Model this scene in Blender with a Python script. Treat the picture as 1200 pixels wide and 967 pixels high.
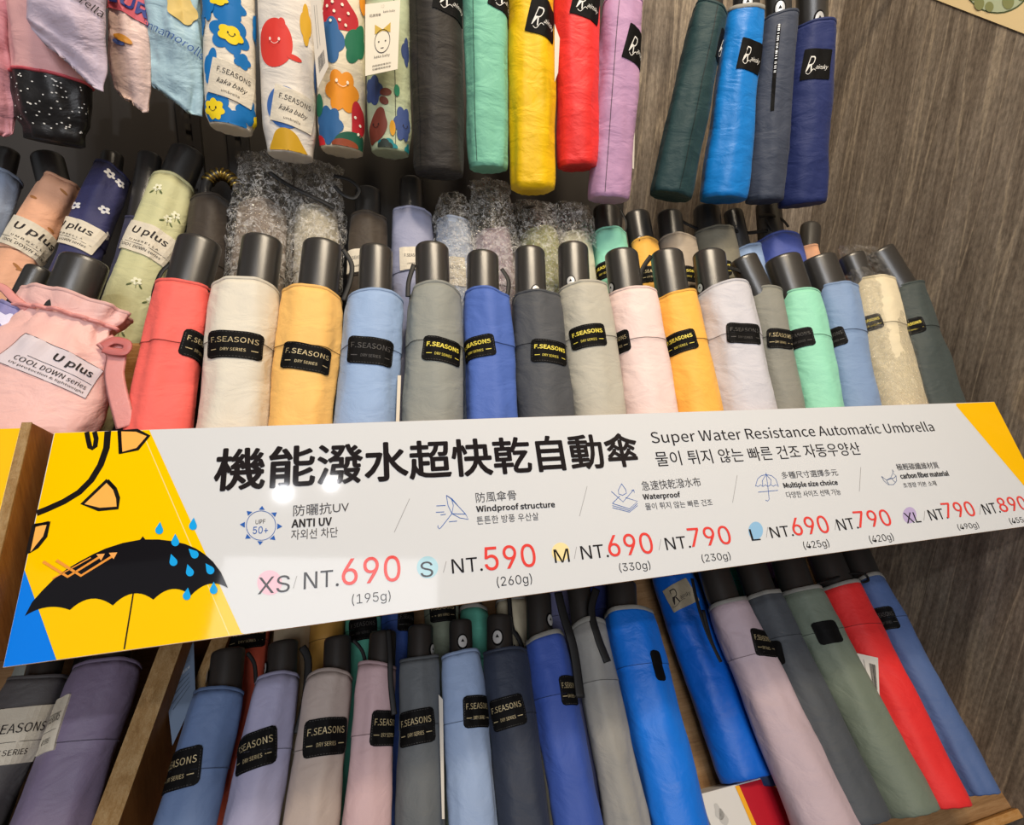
import bpy, bmesh, math, random
from mathutils import Vector, Matrix, noise
from mathutils.geometry import tessellate_polygon
random.seed(7)
for o in list(bpy.data.objects): bpy.data.objects.remove(o)
scene = bpy.context.scene
COL = scene.collection

# ------------------------------------------------------------------ camera
CAM = Vector((0, 0, 1.45))
F = 560.0
AX = Vector((0.96256, 0.02888, 0.26952))     # world X in camera axes (right, up, forward)
AY = Vector((-0.26922, 0.21744, 0.93821))
AZ = Vector((0.03151, 0.97565, -0.21707))
cam = bpy.data.cameras.new('camera'); camo = bpy.data.objects.new('camera', cam); COL.objects.link(camo)
cam.sensor_width = 36; cam.lens = 36 * F / 1200; cam.clip_start = 0.01
R3 = Matrix(((AX[0], AX[1], -AX[2]), (AY[0], AY[1], -AY[2]), (AZ[0], AZ[1], -AZ[2])))
camo.matrix_world = Matrix.Translation(CAM) @ R3.to_4x4()
scene.camera = camo

# ------------------------------------------------------------------ world, lights, exposure
w = bpy.data.worlds.new('world'); scene.world = w; w.use_nodes = True
w.node_tree.nodes['Background'].inputs[0].default_value = (0.9, 0.93, 1.0, 1)
w.node_tree.nodes['Background'].inputs[1].default_value = 0.2
def area(name, loc, target, size, power, col, sy=None):
    l = bpy.data.lights.new(name, 'AREA'); l.energy = power; l.color = col; l.size = size
    if sy: l.shape = 'RECTANGLE'; l.size_y = sy
    o = bpy.data.objects.new(name, l); COL.objects.link(o); o.location = loc
    o.rotation_euler = (Vector(target) - Vector(loc)).to_track_quat('-Z', 'Y').to_euler()
    return o
area('ceiling_lamp_key', (0.12, 0.0, 2.8), (0.35, 0.55, 1.4), 0.12, 9.5, (1.0, 0.84, 0.63))
area('ceiling_lamp_warm', (0.42, -0.12, 2.7), (0.6, 0.7, 1.5), 0.3, 11, (1.0, 0.84, 0.63))
area('ceiling_lamp_cool', (-0.406, -0.864, 2.650), (-0.1, 0.5, 1.2), 0.03, 4, (0.93, 0.95, 1.0))
area('ceiling_lamp_white', (-0.209, -0.827, 2.650), (0.1, 0.5, 1.2), 0.022, 2.5, (0.97, 0.97, 1.0))
area('aisle_fill_light', (-0.3, -2.0, 2.45), (0.2, 0.6, 1.1), 1.2, 27, (0.95, 0.96, 1.0))  # unseen cool fill, added from the aisle side to lift the lower rows
scene.view_settings.view_transform = 'Standard'; scene.view_settings.look = 'None'
scene.view_settings.exposure = 0.0; scene.view_settings.gamma = 1.0

# ------------------------------------------------------------------ geometry helpers
def ray(px, py):
    d = Vector(((px - 600) / F, (483.5 - py) / F, 1.0))
    return Vector((AX.dot(d), AY.dot(d), AZ.dot(d)))
def at(px, py, P, N):
    d = ray(px, py); return CAM + d * ((P - CAM).dot(N) / d.dot(N))
def lean(a):
    a = math.radians(a); return Vector((0, math.sin(a), math.cos(a))), Vector((0, -math.cos(a), math.sin(a)))
XV = Vector((1, 0, 0))
UA, NA = lean(27.5); PA = CAM + ray(575, 490) * .50
PB = PA + Vector((0, .075, 0)); PC = PA + Vector((0, .14, 0))
US, NS = lean(34.0); PS = CAM + ray(575, 490) * .46
UD, ND = lean(50.6); PD = CAM + ray(541, 769) * .56
PE = PD - ND * .052; PBOARD = PD - ND * .092
UH, NH = Vector((0, 0, 1)), Vector((0, -1, 0)); PH = Vector((0, .62, 1.45))
PHF = Vector((0, .585, 1.45))
PLANES = {'A': (PA, NA), 'B': (PB, NA), 'C': (PC, NA), 'D': (PD, ND), 'E': (PE, ND), 'H': (PH, NH), 'G': (PHF, NH)}
TRAY_Z = 1.45 - .236
XW = .828; YW = .805

def new_obj(name, verts, faces, mat, parent=None, smooth=True, origin=None, fm=None):
    o0 = origin if origin is not None else (parent['_o'] if parent is not None and '_o' in parent else (0, 0, 0))
    o0 = Vector(o0)
    me = bpy.data.meshes.new(name)
    me.from_pydata([Vector(v) - o0 for v in verts], [], faces)
    mats = mat if isinstance(mat, (list, tuple)) else [mat]
    for m in mats: me.materials.append(m)
    if fm:
        for i, p in enumerate(me.polygons): p.material_index = fm[i]
    if smooth: me.polygons.foreach_set('use_smooth', [True] * len(me.polygons))
    me.update()
    o = bpy.data.objects.new(name, me); COL.objects.link(o)
    if parent is not None: o.parent = parent
    if parent is None: o.location = o0
    o['_o'] = tuple(o0)
    return o
def thing(name, loc, label, cat, group=None):
    o = bpy.data.objects.new(name, None); COL.objects.link(o); o.location = loc; o.empty_display_size = .02
    o['_o'] = tuple(loc); o['label'] = label; o['category'] = cat
    if group: o['group'] = group
    return o
def box_vf(p0, ex, ey, ez):
    p0 = Vector(p0)
    v = [p0 + ex * i + ey * j + ez * k for k in (0, 1) for j in (0, 1) for i in (0, 1)]
    f = [(0, 2, 3, 1), (4, 5, 7, 6), (0, 1, 5, 4), (2, 6, 7, 3), (0, 4, 6, 2), (1, 3, 7, 5)]
    return v, f
def box(name, p0, ex, ey, ez, mat, parent=None, bev=.0012, **k):
    v, f = box_vf(p0, Vector(ex), Vector(ey), Vector(ez))
    bm = bmesh.new(); vs = [bm.verts.new(x) for x in v]
    for q in f: bm.faces.new([vs[i] for i in q])
    bmesh.ops.recalc_face_normals(bm, faces=bm.faces)
    if bev: bmesh.ops.bevel(bm, geom=bm.edges[:], offset=bev, segments=2, affect='EDGES', profile=.6)
    bm.verts.index_update()
    vv = [x.co.copy() for x in bm.verts]; ff = [[q.index for q in fa.verts] for fa in bm.faces]; bm.free()
    return new_obj(name, vv, ff, mat, parent, smooth=False, **k)
def catmull(pts, n=8):
    pts = [Vector(p) for p in pts]; q = [pts[0]] + pts + [pts[-1]]; out = []
    for i in range(1, len(q) - 2):
        a, b, c, d = q[i-1:i+3]
        for k in range(n):
            t = k / n
            out.append(.5 * ((2*b) + (c-a)*t + (2*a-5*b+4*c-d)*t*t + (3*b-a-3*c+d)*t**3))
    out.append(pts[-1]); return out
def ribbon(name, pts, wd, th, mat, parent, facing, n=8, seg=8, smooth_pts=True):
    P = catmull(pts, n) if smooth_pts else [Vector(p) for p in pts]
    V = []; Fc = []
    for i, p in enumerate(P):
        t = (P[min(i+1, len(P)-1)] - P[max(i-1, 0)]).normalized()
        nn = (facing - t * facing.dot(t))
        nn = nn.normalized() if nn.length > 1e-5 else Vector((0, 0, 1))
        s = t.cross(nn).normalized()
        for k in range(seg):
            a = 2 * math.pi * k / seg
            V.append(p + s * (wd/2*math.cos(a)) + nn * (th/2*math.sin(a)))
    m = len(P)
    for i in range(m-1):
        for k in range(seg):
            k2 = (k+1) % seg; Fc.append((i*seg+k, i*seg+k2, (i+1)*seg+k2, (i+1)*seg+k))
    Fc.append(tuple(range(seg))[::-1]); Fc.append(tuple((m-1)*seg+k for k in range(seg)))
    return new_obj(name, V, Fc, mat, parent)

# ------------------------------------------------------------------ materials
def lin(h):
    h = h.lstrip('#'); c = [int(h[i:i+2], 16)/255 for i in (0, 2, 4)]
    return [x/12.92 if x <= .04045 else ((x+.055)/1.055)**2.4 for x in c] + [1]
MC = {}
def nt(name):
    m = bpy.data.materials.new(name); m.use_nodes = True
    return m, m.node_tree, m.node_tree.nodes['Principled BSDF']
def plain(h, rough=.5, spec=.5, metal=0, name='plain', coat=0):
    k = (h, rough, spec, metal, coat)
    if k in MC: return MC[k]
    m, t, b = nt(name); b.inputs['Base Color'].default_value = lin(h); b.inputs['Roughness'].default_value = rough
    b.inputs['Metallic'].default_value = metal; b.inputs['Specular IOR Level'].default_value = spec
    b.inputs['Coat Weight'].default_value = coat
    MC[k] = m; return m
def fabric(h, rough=.62, var=.09, sheen=.04, crease=.6):
    k = ('f', h, rough, crease)
    if k in MC: return MC[k]
    m, t, b = nt('fabric'); N = t.nodes; L = t.links
    tc = N.new('ShaderNodeTexCoord')
    n1 = N.new('ShaderNodeTexNoise'); n1.inputs['Scale'].default_value = 28; n1.inputs['Detail'].default_value = 5
    L.new(tc.outputs['Object'], n1.inputs['Vector'])
    mix = N.new('ShaderNodeMix'); mix.data_type = 'RGBA'
    c = lin(h); mix.inputs[6].default_value = [x*(1-var) for x in c[:3]]+[1]; mix.inputs[7].default_value = [min(1, x*(1+var)) for x in c[:3]]+[1]
    L.new(n1.outputs['Fac'], mix.inputs[0]); L.new(mix.outputs[2], b.inputs['Base Color'])
    n2 = N.new('ShaderNodeTexNoise'); n2.inputs['Scale'].default_value = 1500; n2.inputs['Detail'].default_value = 2
    L.new(tc.outputs['Object'], n2.inputs['Vector'])
    mp = N.new('ShaderNodeMapping'); mp.inputs['Scale'].default_value = (1, 1, 1.9); mp.inputs['Rotation'].default_value = (.3, .5, .2)
    L.new(tc.outputs['Object'], mp.inputs['Vector'])
    n3 = N.new('ShaderNodeTexNoise'); n3.inputs['Scale'].default_value = 26; n3.inputs['Detail'].default_value = 4; n3.inputs['Distortion'].default_value = .5
    L.new(mp.outputs[0], n3.inputs['Vector'])
    b1 = N.new('ShaderNodeBump'); b1.inputs['Strength'].default_value = crease; b1.inputs['Distance'].default_value = .0055
    L.new(n3.outputs['Fac'], b1.inputs['Height'])
    b2 = N.new('ShaderNodeBump'); b2.inputs['Strength'].default_value = .25; b2.inputs['Distance'].default_value = .0006
    L.new(n2.outputs['Fac'], b2.inputs['Height']); L.new(b1.outputs[0], b2.inputs['Normal']); L.new(b2.outputs[0], b.inputs['Normal'])
    b.inputs['Roughness'].default_value = rough; b.inputs['Specular IOR Level'].default_value = .35
    b.inputs['Sheen Weight'].default_value = sheen; b.inputs['Sheen Roughness'].default_value = .5
    MC[k] = m; return m
def wood(name, c1, c2, c3, scale, stretch, rough=.55, bump=.3, fine=1.0, veins=None):
    m, t, b = nt(name); N = t.nodes; L = t.links
    tc = N.new('ShaderNodeTexCoord'); mp = N.new('ShaderNodeMapping'); mp.inputs['Scale'].default_value = stretch
    L.new(tc.outputs['Object'], mp.inputs['Vector'])
    n1 = N.new('ShaderNodeTexNoise'); n1.inputs['Scale'].default_value = scale; n1.inputs['Detail'].default_value = 8; n1.inputs['Roughness'].default_value = .62; n1.inputs['Distortion'].default_value = .5
    n2 = N.new('ShaderNodeTexNoise'); n2.inputs['Scale'].default_value = scale*6; n2.inputs['Detail'].default_value = 6; n2.inputs['Roughness'].default_value = .75
    n3 = N.new('ShaderNodeTexNoise'); n3.inputs['Scale'].default_value = scale*.3; n3.inputs['Detail'].default_value = 3
    for n in (n1, n2): L.new(mp.outputs[0], n.inputs['Vector'])
    L.new(tc.outputs['Object'], n3.inputs['Vector'])
    cr = N.new('ShaderNodeValToRGB'); e = cr.color_ramp.elements
    e[0].position = .33; e[0].color = lin(c1); e[1].position = .68; e[1].color = lin(c3)
    x = e.new(.5); x.color = lin(c2)
    ad = N.new('ShaderNodeMath'); ad.operation = 'MULTIPLY_ADD'; ad.inputs[1].default_value = .52*fine; 
    L.new(n2.outputs['Fac'], ad.inputs[0]); 
    ad2 = N.new('ShaderNodeMath'); ad2.operation = 'MULTIPLY_ADD'; ad2.inputs[1].default_value = .6; ad2.inputs[2].default_value = -.02 - .225*(fine-1) 
    L.new(n1.outputs['Fac'], ad2.inputs[0]); L.new(ad2.outputs[0], ad.inputs[2])
    L.new(ad.outputs[0], cr.inputs[0])
    src = cr.outputs[0]
    if veins:
        nv_ = N.new('ShaderNodeTexNoise'); nv_.inputs['Scale'].default_value = 6; nv_.inputs['Detail'].default_value = 3; nv_.inputs['Roughness'].default_value = .5; nv_.inputs['Distortion'].default_value = .3
        L.new(mp.outputs[0], nv_.inputs['Vector'])
        r2 = N.new('ShaderNodeValToRGB'); e2 = r2.color_ramp.elements; e2[0].position = .475; e2[0].color = (0, 0, 0, 1); e2[1].position = .525; e2[1].color = (0, 0, 0, 1); q = e2.new(.5); q.color = (1, 1, 1, 1)
        L.new(nv_.outputs['Fac'], r2.inputs[0])
        nc = N.new('ShaderNodeTexNoise'); nc.inputs['Scale'].default_value = 260; nc.inputs['Detail'].default_value = 3; nc.inputs['Roughness'].default_value = .7
        mc = N.new('ShaderNodeMapping'); mc.inputs['Scale'].default_value = (1, 1, .45); L.new(tc.outputs['Object'], mc.inputs['Vector']); L.new(mc.outputs[0], nc.inputs['Vector'])
        mv = N.new('ShaderNodeMix'); mv.data_type = 'RGBA'; L.new(r2.outputs[0], mv.inputs[0]); L.new(src, mv.inputs[6]); mv.inputs[7].default_value = lin(veins)
        fm_ = N.new('ShaderNodeMath'); fm_.operation = 'MULTIPLY'; fm_.inputs[1].default_value = .55; L.new(r2.outputs[0], fm_.inputs[0]); L.new(fm_.outputs[0], mv.inputs[0])
        m3 = N.new('ShaderNodeMix'); m3.data_type = 'RGBA'; m3.blend_type = 'OVERLAY'; m3.inputs[0].default_value = .75; L.new(mv.outputs[2], m3.inputs[6]); L.new(nc.outputs['Fac'], m3.inputs[7]); src = m3.outputs[2]
    mx = N.new('ShaderNodeMix'); mx.data_type = 'RGBA'; mx.blend_type = 'MULTIPLY'; mx.inputs[0].default_value = .35
    L.new(src, mx.inputs[6]); L.new(n3.outputs['Fac'], mx.inputs[7]); L.new(mx.outputs[2], b.inputs['Base Color'])
    bp = N.new('ShaderNodeBump'); bp.inputs['Strength'].default_value = bump; bp.inputs['Distance'].default_value = .002
    L.new(n2.outputs['Fac'], bp.inputs['Height']); L.new(bp.outputs[0], b.inputs['Normal'])
    b.inputs['Roughness'].default_value = rough; b.inputs['Specular IOR Level'].default_value = .3
    return m
def plastic_wrap(k=.42, g=.45):
    m = bpy.data.materials.new('clear_wrap'); m.use_nodes = True; t = m.node_tree; N = t.nodes; L = t.links
    for n in list(N): N.remove(n)
    out = N.new('ShaderNodeOutputMaterial'); tr = N.new('ShaderNodeBsdfTransparent'); gl = N.new('ShaderNodeBsdfGlossy')
    tr.inputs[0].default_value = (.97, .97, .96, 1); gl.inputs['Roughness'].default_value = .14; gl.inputs['Color'].default_value = (1, .98, .93, 1)
    tc = N.new('ShaderNodeTexCoord'); n = N.new('ShaderNodeTexVoronoi'); n.feature = 'DISTANCE_TO_EDGE'; n.inputs['Scale'].default_value = 85
    nz = N.new('ShaderNodeTexNoise'); nz.inputs['Scale'].default_value = 75; nz.inputs['Detail'].default_value = 3; nz.inputs['Distortion'].default_value = 3.5
    L.new(tc.outputs['Object'], nz.inputs['Vector'])
    bp = N.new('ShaderNodeBump'); bp.inputs['Strength'].default_value = 1; bp.inputs['Distance'].default_value = .012
    L.new(nz.outputs['Fac'], bp.inputs['Height'])
    fr = N.new('ShaderNodeFresnel'); fr.inputs['IOR'].default_value = 1.45; L.new(bp.outputs[0], fr.inputs['Normal']); L.new(bp.outputs[0], gl.inputs['Normal'])
    ad = N.new('ShaderNodeMath'); ad.operation = 'MULTIPLY_ADD'; ad.inputs[1].default_value = g; ad.inputs[2].default_value = .02; ad.use_clamp = True
    L.new(fr.outputs[0], ad.inputs[0])
    mx = N.new('ShaderNodeMixShader'); L.new(ad.outputs[0], mx.inputs[0]); L.new(tr.outputs[0], mx.inputs[1]); L.new(gl.outputs[0], mx.inputs[2])
    vm = N.new('ShaderNodeMix'); vm.data_type = 'RGBA'; vm.inputs[0].default_value = .02; L.new(tc.outputs['Object'], vm.inputs[6]); L.new(nz.outputs['Color'], vm.inputs[7]); L.new(vm.outputs[2], n.inputs['Vector'])
    lt = N.new('ShaderNodeMath'); lt.operation = 'LESS_THAN'; lt.inputs[1].default_value = .045; L.new(n.outputs['Distance'], lt.inputs[0])
    ml = N.new('ShaderNodeMath'); ml.operation = 'MULTIPLY_ADD'; ml.inputs[1].default_value = k; ml.inputs[2].default_value = .0; L.new(lt.outputs[0], ml.inputs[0])
    df = N.new('ShaderNodeBsdfDiffuse'); df.inputs[0].default_value = (.85, .83, .8, 1)  # whitish crease lines, with the wrap's bright glints painted into their colour
    m2 = N.new('ShaderNodeMixShader'); L.new(ml.outputs[0], m2.inputs[0]); L.new(mx.outputs[0], m2.inputs[1]); L.new(df.outputs[0], m2.inputs[2])
    L.new(m2.outputs[0], out.inputs[0]); return m
def rubber():
    m, t, b = nt('black_handle'); N = t.nodes; L = t.links
    b.inputs['Base Color'].default_value = lin('#2b2927'); b.inputs['Roughness'].default_value = .33; b.inputs['Specular IOR Level'].default_value = .9
    tc = N.new('ShaderNodeTexCoord'); n2 = N.new('ShaderNodeTexNoise'); n2.inputs['Scale'].default_value = 2500
    L.new(tc.outputs['Object'], n2.inputs['Vector'])
    b2 = N.new('ShaderNodeBump'); b2.inputs['Strength'].default_value = .15; b2.inputs['Distance'].default_value = .0003
    L.new(n2.outputs['Fac'], b2.inputs['Height']); L.new(b2.outputs[0], b.inputs['Normal'])
    return m
M_WALL = wood('grey_brown_laminate', '#4b4138', '#796c5e', '#9b8e7e', 11, (5, 5, .28), .6, .2, 1.0, '#b8a78f')
M_PINE = wood('pine', '#8a5a2c', '#b98548', '#cfa068', 14, (1, 1, 6), .6, .3)
M_PINE_V = wood('pine_side', '#6d4220', '#94602f', '#a8743e', 10, (5, 5, .6), .6, .3)
M_PINE_END = wood('pine_end', '#8f6a3c', '#b08a58', '#c9a878', 60, (2, 1, 1), .8, .8)
M_OAK = wood('light_oak', '#7a5836', '#9c764e', '#b28d64', 16, (.35, 5, 5), .55, .3)
M_HANDLE = rubber(); M_WRAP = plastic_wrap(); M_WRAP2 = plastic_wrap(.10, .3)
M_DARK = plain('#1c1a19', .7, .3, name='dark_panel'); M_BLACK = plain('#080707', .7, .15, name='black_patch')
M_STRAP = plain('#0e0d0d', .55, .4, name='black_webbing'); M_SILVER = plain('#d2d2d0', .38, .6, .45, name='chrome')
M_GOLD = plain('#bfae84', .45, .5, .2, name='gold_print'); M_EMB = plain('#4c4946', .5, .4, name='dark_emboss')
M_YGOLD = plain('#e2cf4e', .5, .4, name='bright_gold_print'); M_CREAM = fabric('#d9cfbb'); M_INK = plain('#26201f', .6, .3, name='ink')
M_WHITE = plain('#e9e6df', .6, .3, name='white_card')

# ------------------------------------------------------------------ text
TC = {}
import os
try: FONT = bpy.data.fonts.load(os.path.join(bpy.utils.resource_path('LOCAL'), 'datafiles', 'fonts', 'Inter.woff2')); FONT2 = bpy.data.fonts.load(os.path.join(bpy.utils.resource_path('LOCAL'), 'datafiles', 'fonts', 'Noto Sans CJK Regular.woff2'))
except Exception: FONT = FONT2 = None
def text2d(s, bold=0.0, shear=0.0, res=3):
    k = (s, bold, shear, res); cjk = max(ord(c_) for c_ in s) > 0x1100
    if k in TC: return TC[k]
    c = bpy.data.curves.new('t', 'FONT'); c.body = s
    if FONT and not cjk: c.font = FONT if any(ch.isdigit() for ch in s) or len(s) <= 3 else FONT2
    c.body = s; c.size = 1; c.offset = 0 if bold > 0 else bold; c.shear = shear; c.resolution_u = res; c.fill_mode = 'FRONT'
    o = bpy.data.objects.new('t', c); COL.objects.link(o)
    dg = bpy.context.evaluated_depsgraph_get(); me = bpy.data.meshes.new_from_object(o.evaluated_get(dg))
    V = [(v.co.x, v.co.y, 0) for v in me.vertices]; Fc = [tuple(p.vertices) for p in me.polygons]
    bpy.data.objects.remove(o); bpy.data.curves.remove(c); bpy.data.meshes.remove(me)
    if bold > 0:
        V0, F0 = V, Fc; V = []; Fc = []
        for dx, dy in [(bold*math.cos(a*math.pi/4), bold*math.sin(a*math.pi/4)) for a in range(8)]:
            n = len(V); V += [(x+dx, y+dy, n/len(V0)) for x, y, _ in V0]; Fc += [tuple(n+i for i in f) for f in F0]
    xs = [v[0] for v in V]; ys = [v[1] for v in V]; x0, x1, y0, y1 = min(xs), max(xs), min(ys), max(ys)
    V = [((x-x0)/(x1-x0), (y-y0)/(y1-y0), z*.000015) for x, y, z in V]
    TC[k] = (V, Fc); return TC[k]

# ------------------------------------------------------------------ tube surface
def interp(prof, s):
    for i in range(len(prof)-1):
        if s <= prof[i+1][0]:
            a, b = prof[i], prof[i+1]; t = (s-a[0])/max(1e-9, b[0]-a[0]); t = max(0, min(1, t)); t = t*t*(3-2*t)
            return a[1]+(b[1]-a[1])*t
    return prof[-1][1]
class Tube:
    def __init__(s, T, B, r0, r1, N, depth=.82, amp=.0011, wprof=None, dprof=None, seam=None, seed=0, facet=.012, fold=1.0, rt=None, pleat=None, slant=0):
        s.pleat = pleat; s.slant = slant; s.lip = 1 if amp > .0001 else 0
        s.T, s.B = Vector(T), Vector(B); d = s.B-s.T; s.L = d.length; s.a = d/s.L
        s.e2 = (N-s.a*N.dot(s.a)).normalized(); s.e1 = s.e2.cross(s.a)
        if s.e1.dot(XV) < 0: s.e1 = -s.e1
        s.r0, s.r1, s.depth, s.amp, s.w, s.dp, s.seam, s.seed, s.facet, s.fold = r0, r1, depth, amp, wprof, dprof, seam, seed, facet, fold
    def radii(s, v):
        t = max(0, min(1, v/s.L)); r = s.r0+(s.r1-s.r0)*t
        wx = r*(interp(s.w, t) if s.w else 1); wz = r*s.depth*(interp(s.dp, t) if s.dp else 1)
        if s.seam is not None and v < s.seam: wx += .0006; wz += .0006
        return wx, wz
    def p(s, th, v, off=0):
        wx, wz = s.radii(v); sn, cs = math.sin(th), math.cos(th)
        d = off
        if s.amp:
            q = Vector((sn*1.6*s.fold, cs*1.6*s.fold+s.seed*7.3, v*16))
            d += s.amp*noise.noise(q)*1.6
            q = Vector((sn*4+v*40, cs*4+s.seed*3.1, v*55-sn*2))
            d += s.amp*.45*noise.noise(q)
        if s.pleat:
            for (c, wd_, A, n_) in s.pleat: d += A*math.exp(-((v/s.L-c)/wd_)**2)*math.cos(n_*th+2.5*noise.noise(Vector((sn*2, cs*2, v*30))))
        f = 1+s.facet*math.cos(6*th+s.seed)
        lw = math.exp(-max(0, v)/.03)*s.lip; v = v+lw*(.0022*math.sin(th+s.seed*2.1)+.0013*math.sin(2*th+s.seed)-.0022*cs)
        if s.slant: v = v+s.slant*sn*max(0, v/s.L-.5)*2
        return s.T+s.a*v+s.e1*((wx*f+d)*sn)+s.e2*((wz*f+d)*cs)
    def locate(s, px, py):
        th = 0; P = None
        for _ in range(12):
            wx, wz = s.radii(0 if P is None else v)
            P = at(px, py, s.T+s.e2*(wz*math.cos(th)), s.e2)
            v = (P-s.T).dot(s.a); u = (P-s.T).dot(s.e1)/wx
            th = .5*th+.5*math.asin(max(-.985, min(.985, u)))
        return th, v
def tube_mesh(name, tb, mat, parent, nu=44, nv=40, cap='pucker', rim=.0016, extra=None):
    V = []; Fc = []
    vs = [tb.L*i/nv for i in range(nv+1)]
    if tb.seam: vs += [tb.seam-.0004, tb.seam+.0004]
    vs = sorted(set(vs))
    for v in [-1]+vs:          # inner hem ring first
        for k in range(nu):
            th = 2*math.pi*k/nu
            V.append(tb.p(th, .006, -rim*1.6) if v == -1 else tb.p(th, v))
    m = len(vs)+1
    # rounded rim
    for i in range(m-1):
        for k in range(nu):
            k2 = (k+1) % nu; Fc.append((i*nu+k, i*nu+k2, (i+1)*nu+k2, (i+1)*nu+k))
    if cap:
        base = len(V); c = tb.B
        rings = [(.965, .0006), (.9, .0012), (.6, .0004), (.3, .0002)] if cap == 'pucker' else [(.7, .004)]
        last = (m-1)*nu
        for (q, dz) in rings:
            for k in range(nu):
                th = 2*math.pi*k/nu; P = V[(m-1)*nu+k]; C = c+tb.a*dz
                V.append(C+(P-c)*q+tb.a*(.0003*math.sin(11*th+tb.seed) if q > .4 else 0))
            for k in range(nu):
                k2 = (k+1) % nu; Fc.append((last+k, last+k2, base+k2, base+k))
            last = base; base = len(V)
        V.append(c-tb.a*.001)
        for k in range(nu): Fc.append((last+k, last+(k+1) % nu, base))
    return new_obj(name, V, Fc, mat, parent)
def decal_grid(name, tb, th0, v0, wu, hv, mat, parent, off=.0008, rnd=.004, rot=0, nx=14, ny=8, thick=True):
    """rounded rectangle hugging the tube"""
    wx, wz = tb.radii(v0); r = (wx+wz)/2; V = []; Fc = []; cr, sr = math.cos(rot), math.sin(rot)
    rows = []
    for j in range(ny+1):
        y = -hv/2+hv*j/ny; rows.append(y)
    rows = sorted(set(rows+[-hv/2+rnd*.3, hv/2-rnd*.3, -hv/2+rnd, hv/2-rnd]))
    for y in rows:
        e = max(0, abs(y)-(hv/2-rnd)); hw = wu/2-rnd+math.sqrt(max(0, rnd*rnd-e*e))
        for i in range(nx+1):
            x = -hw+2*hw*i/nx
            V.append(tb.p(th0+(x*cr-y*sr)/r, v0+x*sr+y*cr, off))
    n = nx+1; m = len(rows)
    for j in range(m-1):
        for i in range(nx): Fc.append((j*n+i, (j+1)*n+i, (j+1)*n+i+1, j*n+i+1))
    if thick:
        loop = [i for i in range(n)]+[j*n+nx for j in range(1, m)]+[(m-1)*n+i for i in range(nx-1, -1, -1)]+[j*n for j in range(m-2, 0, -1)]
        b = len(V); ce = tb.T+tb.a*v0
        for k in loop:
            P = V[k]; ax = tb.T+tb.a*((P-tb.T).dot(tb.a)); V.append(P-(P-ax).normalized()*(off+.0006))
        q = len(loop)
        for k in range(q): Fc.append((loop[k], loop[(k+1) % q], b+(k+1) % q, b+k))
    return new_obj(name, V, Fc, mat, parent, smooth=False)
def decal_text(name, tb, s, th0, v0, wu, hv, mat, parent, off=.0012, rot=0, bold=0, shear=0):
    V2, Fc = text2d(s, bold, shear, 2); wx, wz = tb.radii(v0); r = (wx+wz)/2; cr, sr = math.cos(rot), math.sin(rot); V = []
    for x, y, z in V2:
        X = (x-.5)*wu; Y = -(y-.5)*hv
        V.append(tb.p(th0+(X*cr-Y*sr)/r, v0+X*sr+Y*cr, off+z))
    return new_obj(name, V, Fc, mat, parent, smooth=False)
def decal_blob(name, tb, th0, v0, ru, rv, mat, parent, off=.0004, fn=None, n=40, rings=5, rot=0):
    wx, wz = tb.radii(v0); r = (wx+wz)/2; v0 = min(v0, tb.L*.99); V = [tb.p(th0, v0, off)]; Fc = []
    for j in range(1, rings+1):
        for k in range(n):
            a = 2*math.pi*k/n; q = (fn(a) if fn else 1)*j/rings
            x, y = ru*q*math.cos(a), rv*q*math.sin(a); x, y = x*math.cos(rot)-y*math.sin(rot), x*math.sin(rot)+y*math.cos(rot)
            V.append(tb.p(max(-1.6, min(1.6, th0+x/r)), min(tb.L*.997, v0+y), off))
    for k in range(n): Fc.append((0, 1+k, 1+(k+1) % n))
    for j in range(rings-1):
        for k in range(n): a, b = 1+j*n+k, 1+j*n+(k+1) % n; Fc.append((a, a+n, b+n, b))
    return new_obj(name, V, Fc, mat, parent, smooth=True)
def decal_lines(name, tb, lines, wd, mat, parent, off=.0007):
    """polylines in (theta, v) as thin strips"""
    V = []; Fc = []
    for ln in lines:
        b = len(V)
        for i, (th, v) in enumerate(ln):
            p0 = ln[max(0, i-1)]; p1 = ln[min(len(ln)-1, i+1)]; wx, wz = tb.radii(v); r = (wx+wz)/2
            dx, dy = (p1[0]-p0[0])*r, p1[1]-p0[1]; l = math.hypot(dx, dy) or 1
            nx, ny = -dy/l*wd/2, dx/l*wd/2
            V.append(tb.p(th+nx/r, v+ny, off)); V.append(tb.p(th-nx/r, v-ny, off))
        for i in range(len(ln)-1): k = b+2*i; Fc.append((k, k+1, k+3, k+2))
    return new_obj(name, V, Fc, mat, parent, smooth=False)
def fine(pts, n=6):
    out = []
    for i in range(len(pts)-1):
        for k in range(n): t = k/n; out.append((pts[i][0]+(pts[i+1][0]-pts[i][0])*t, pts[i][1]+(pts[i+1][1]-pts[i][1])*t))
    out.append(pts[-1]); return out

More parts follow.
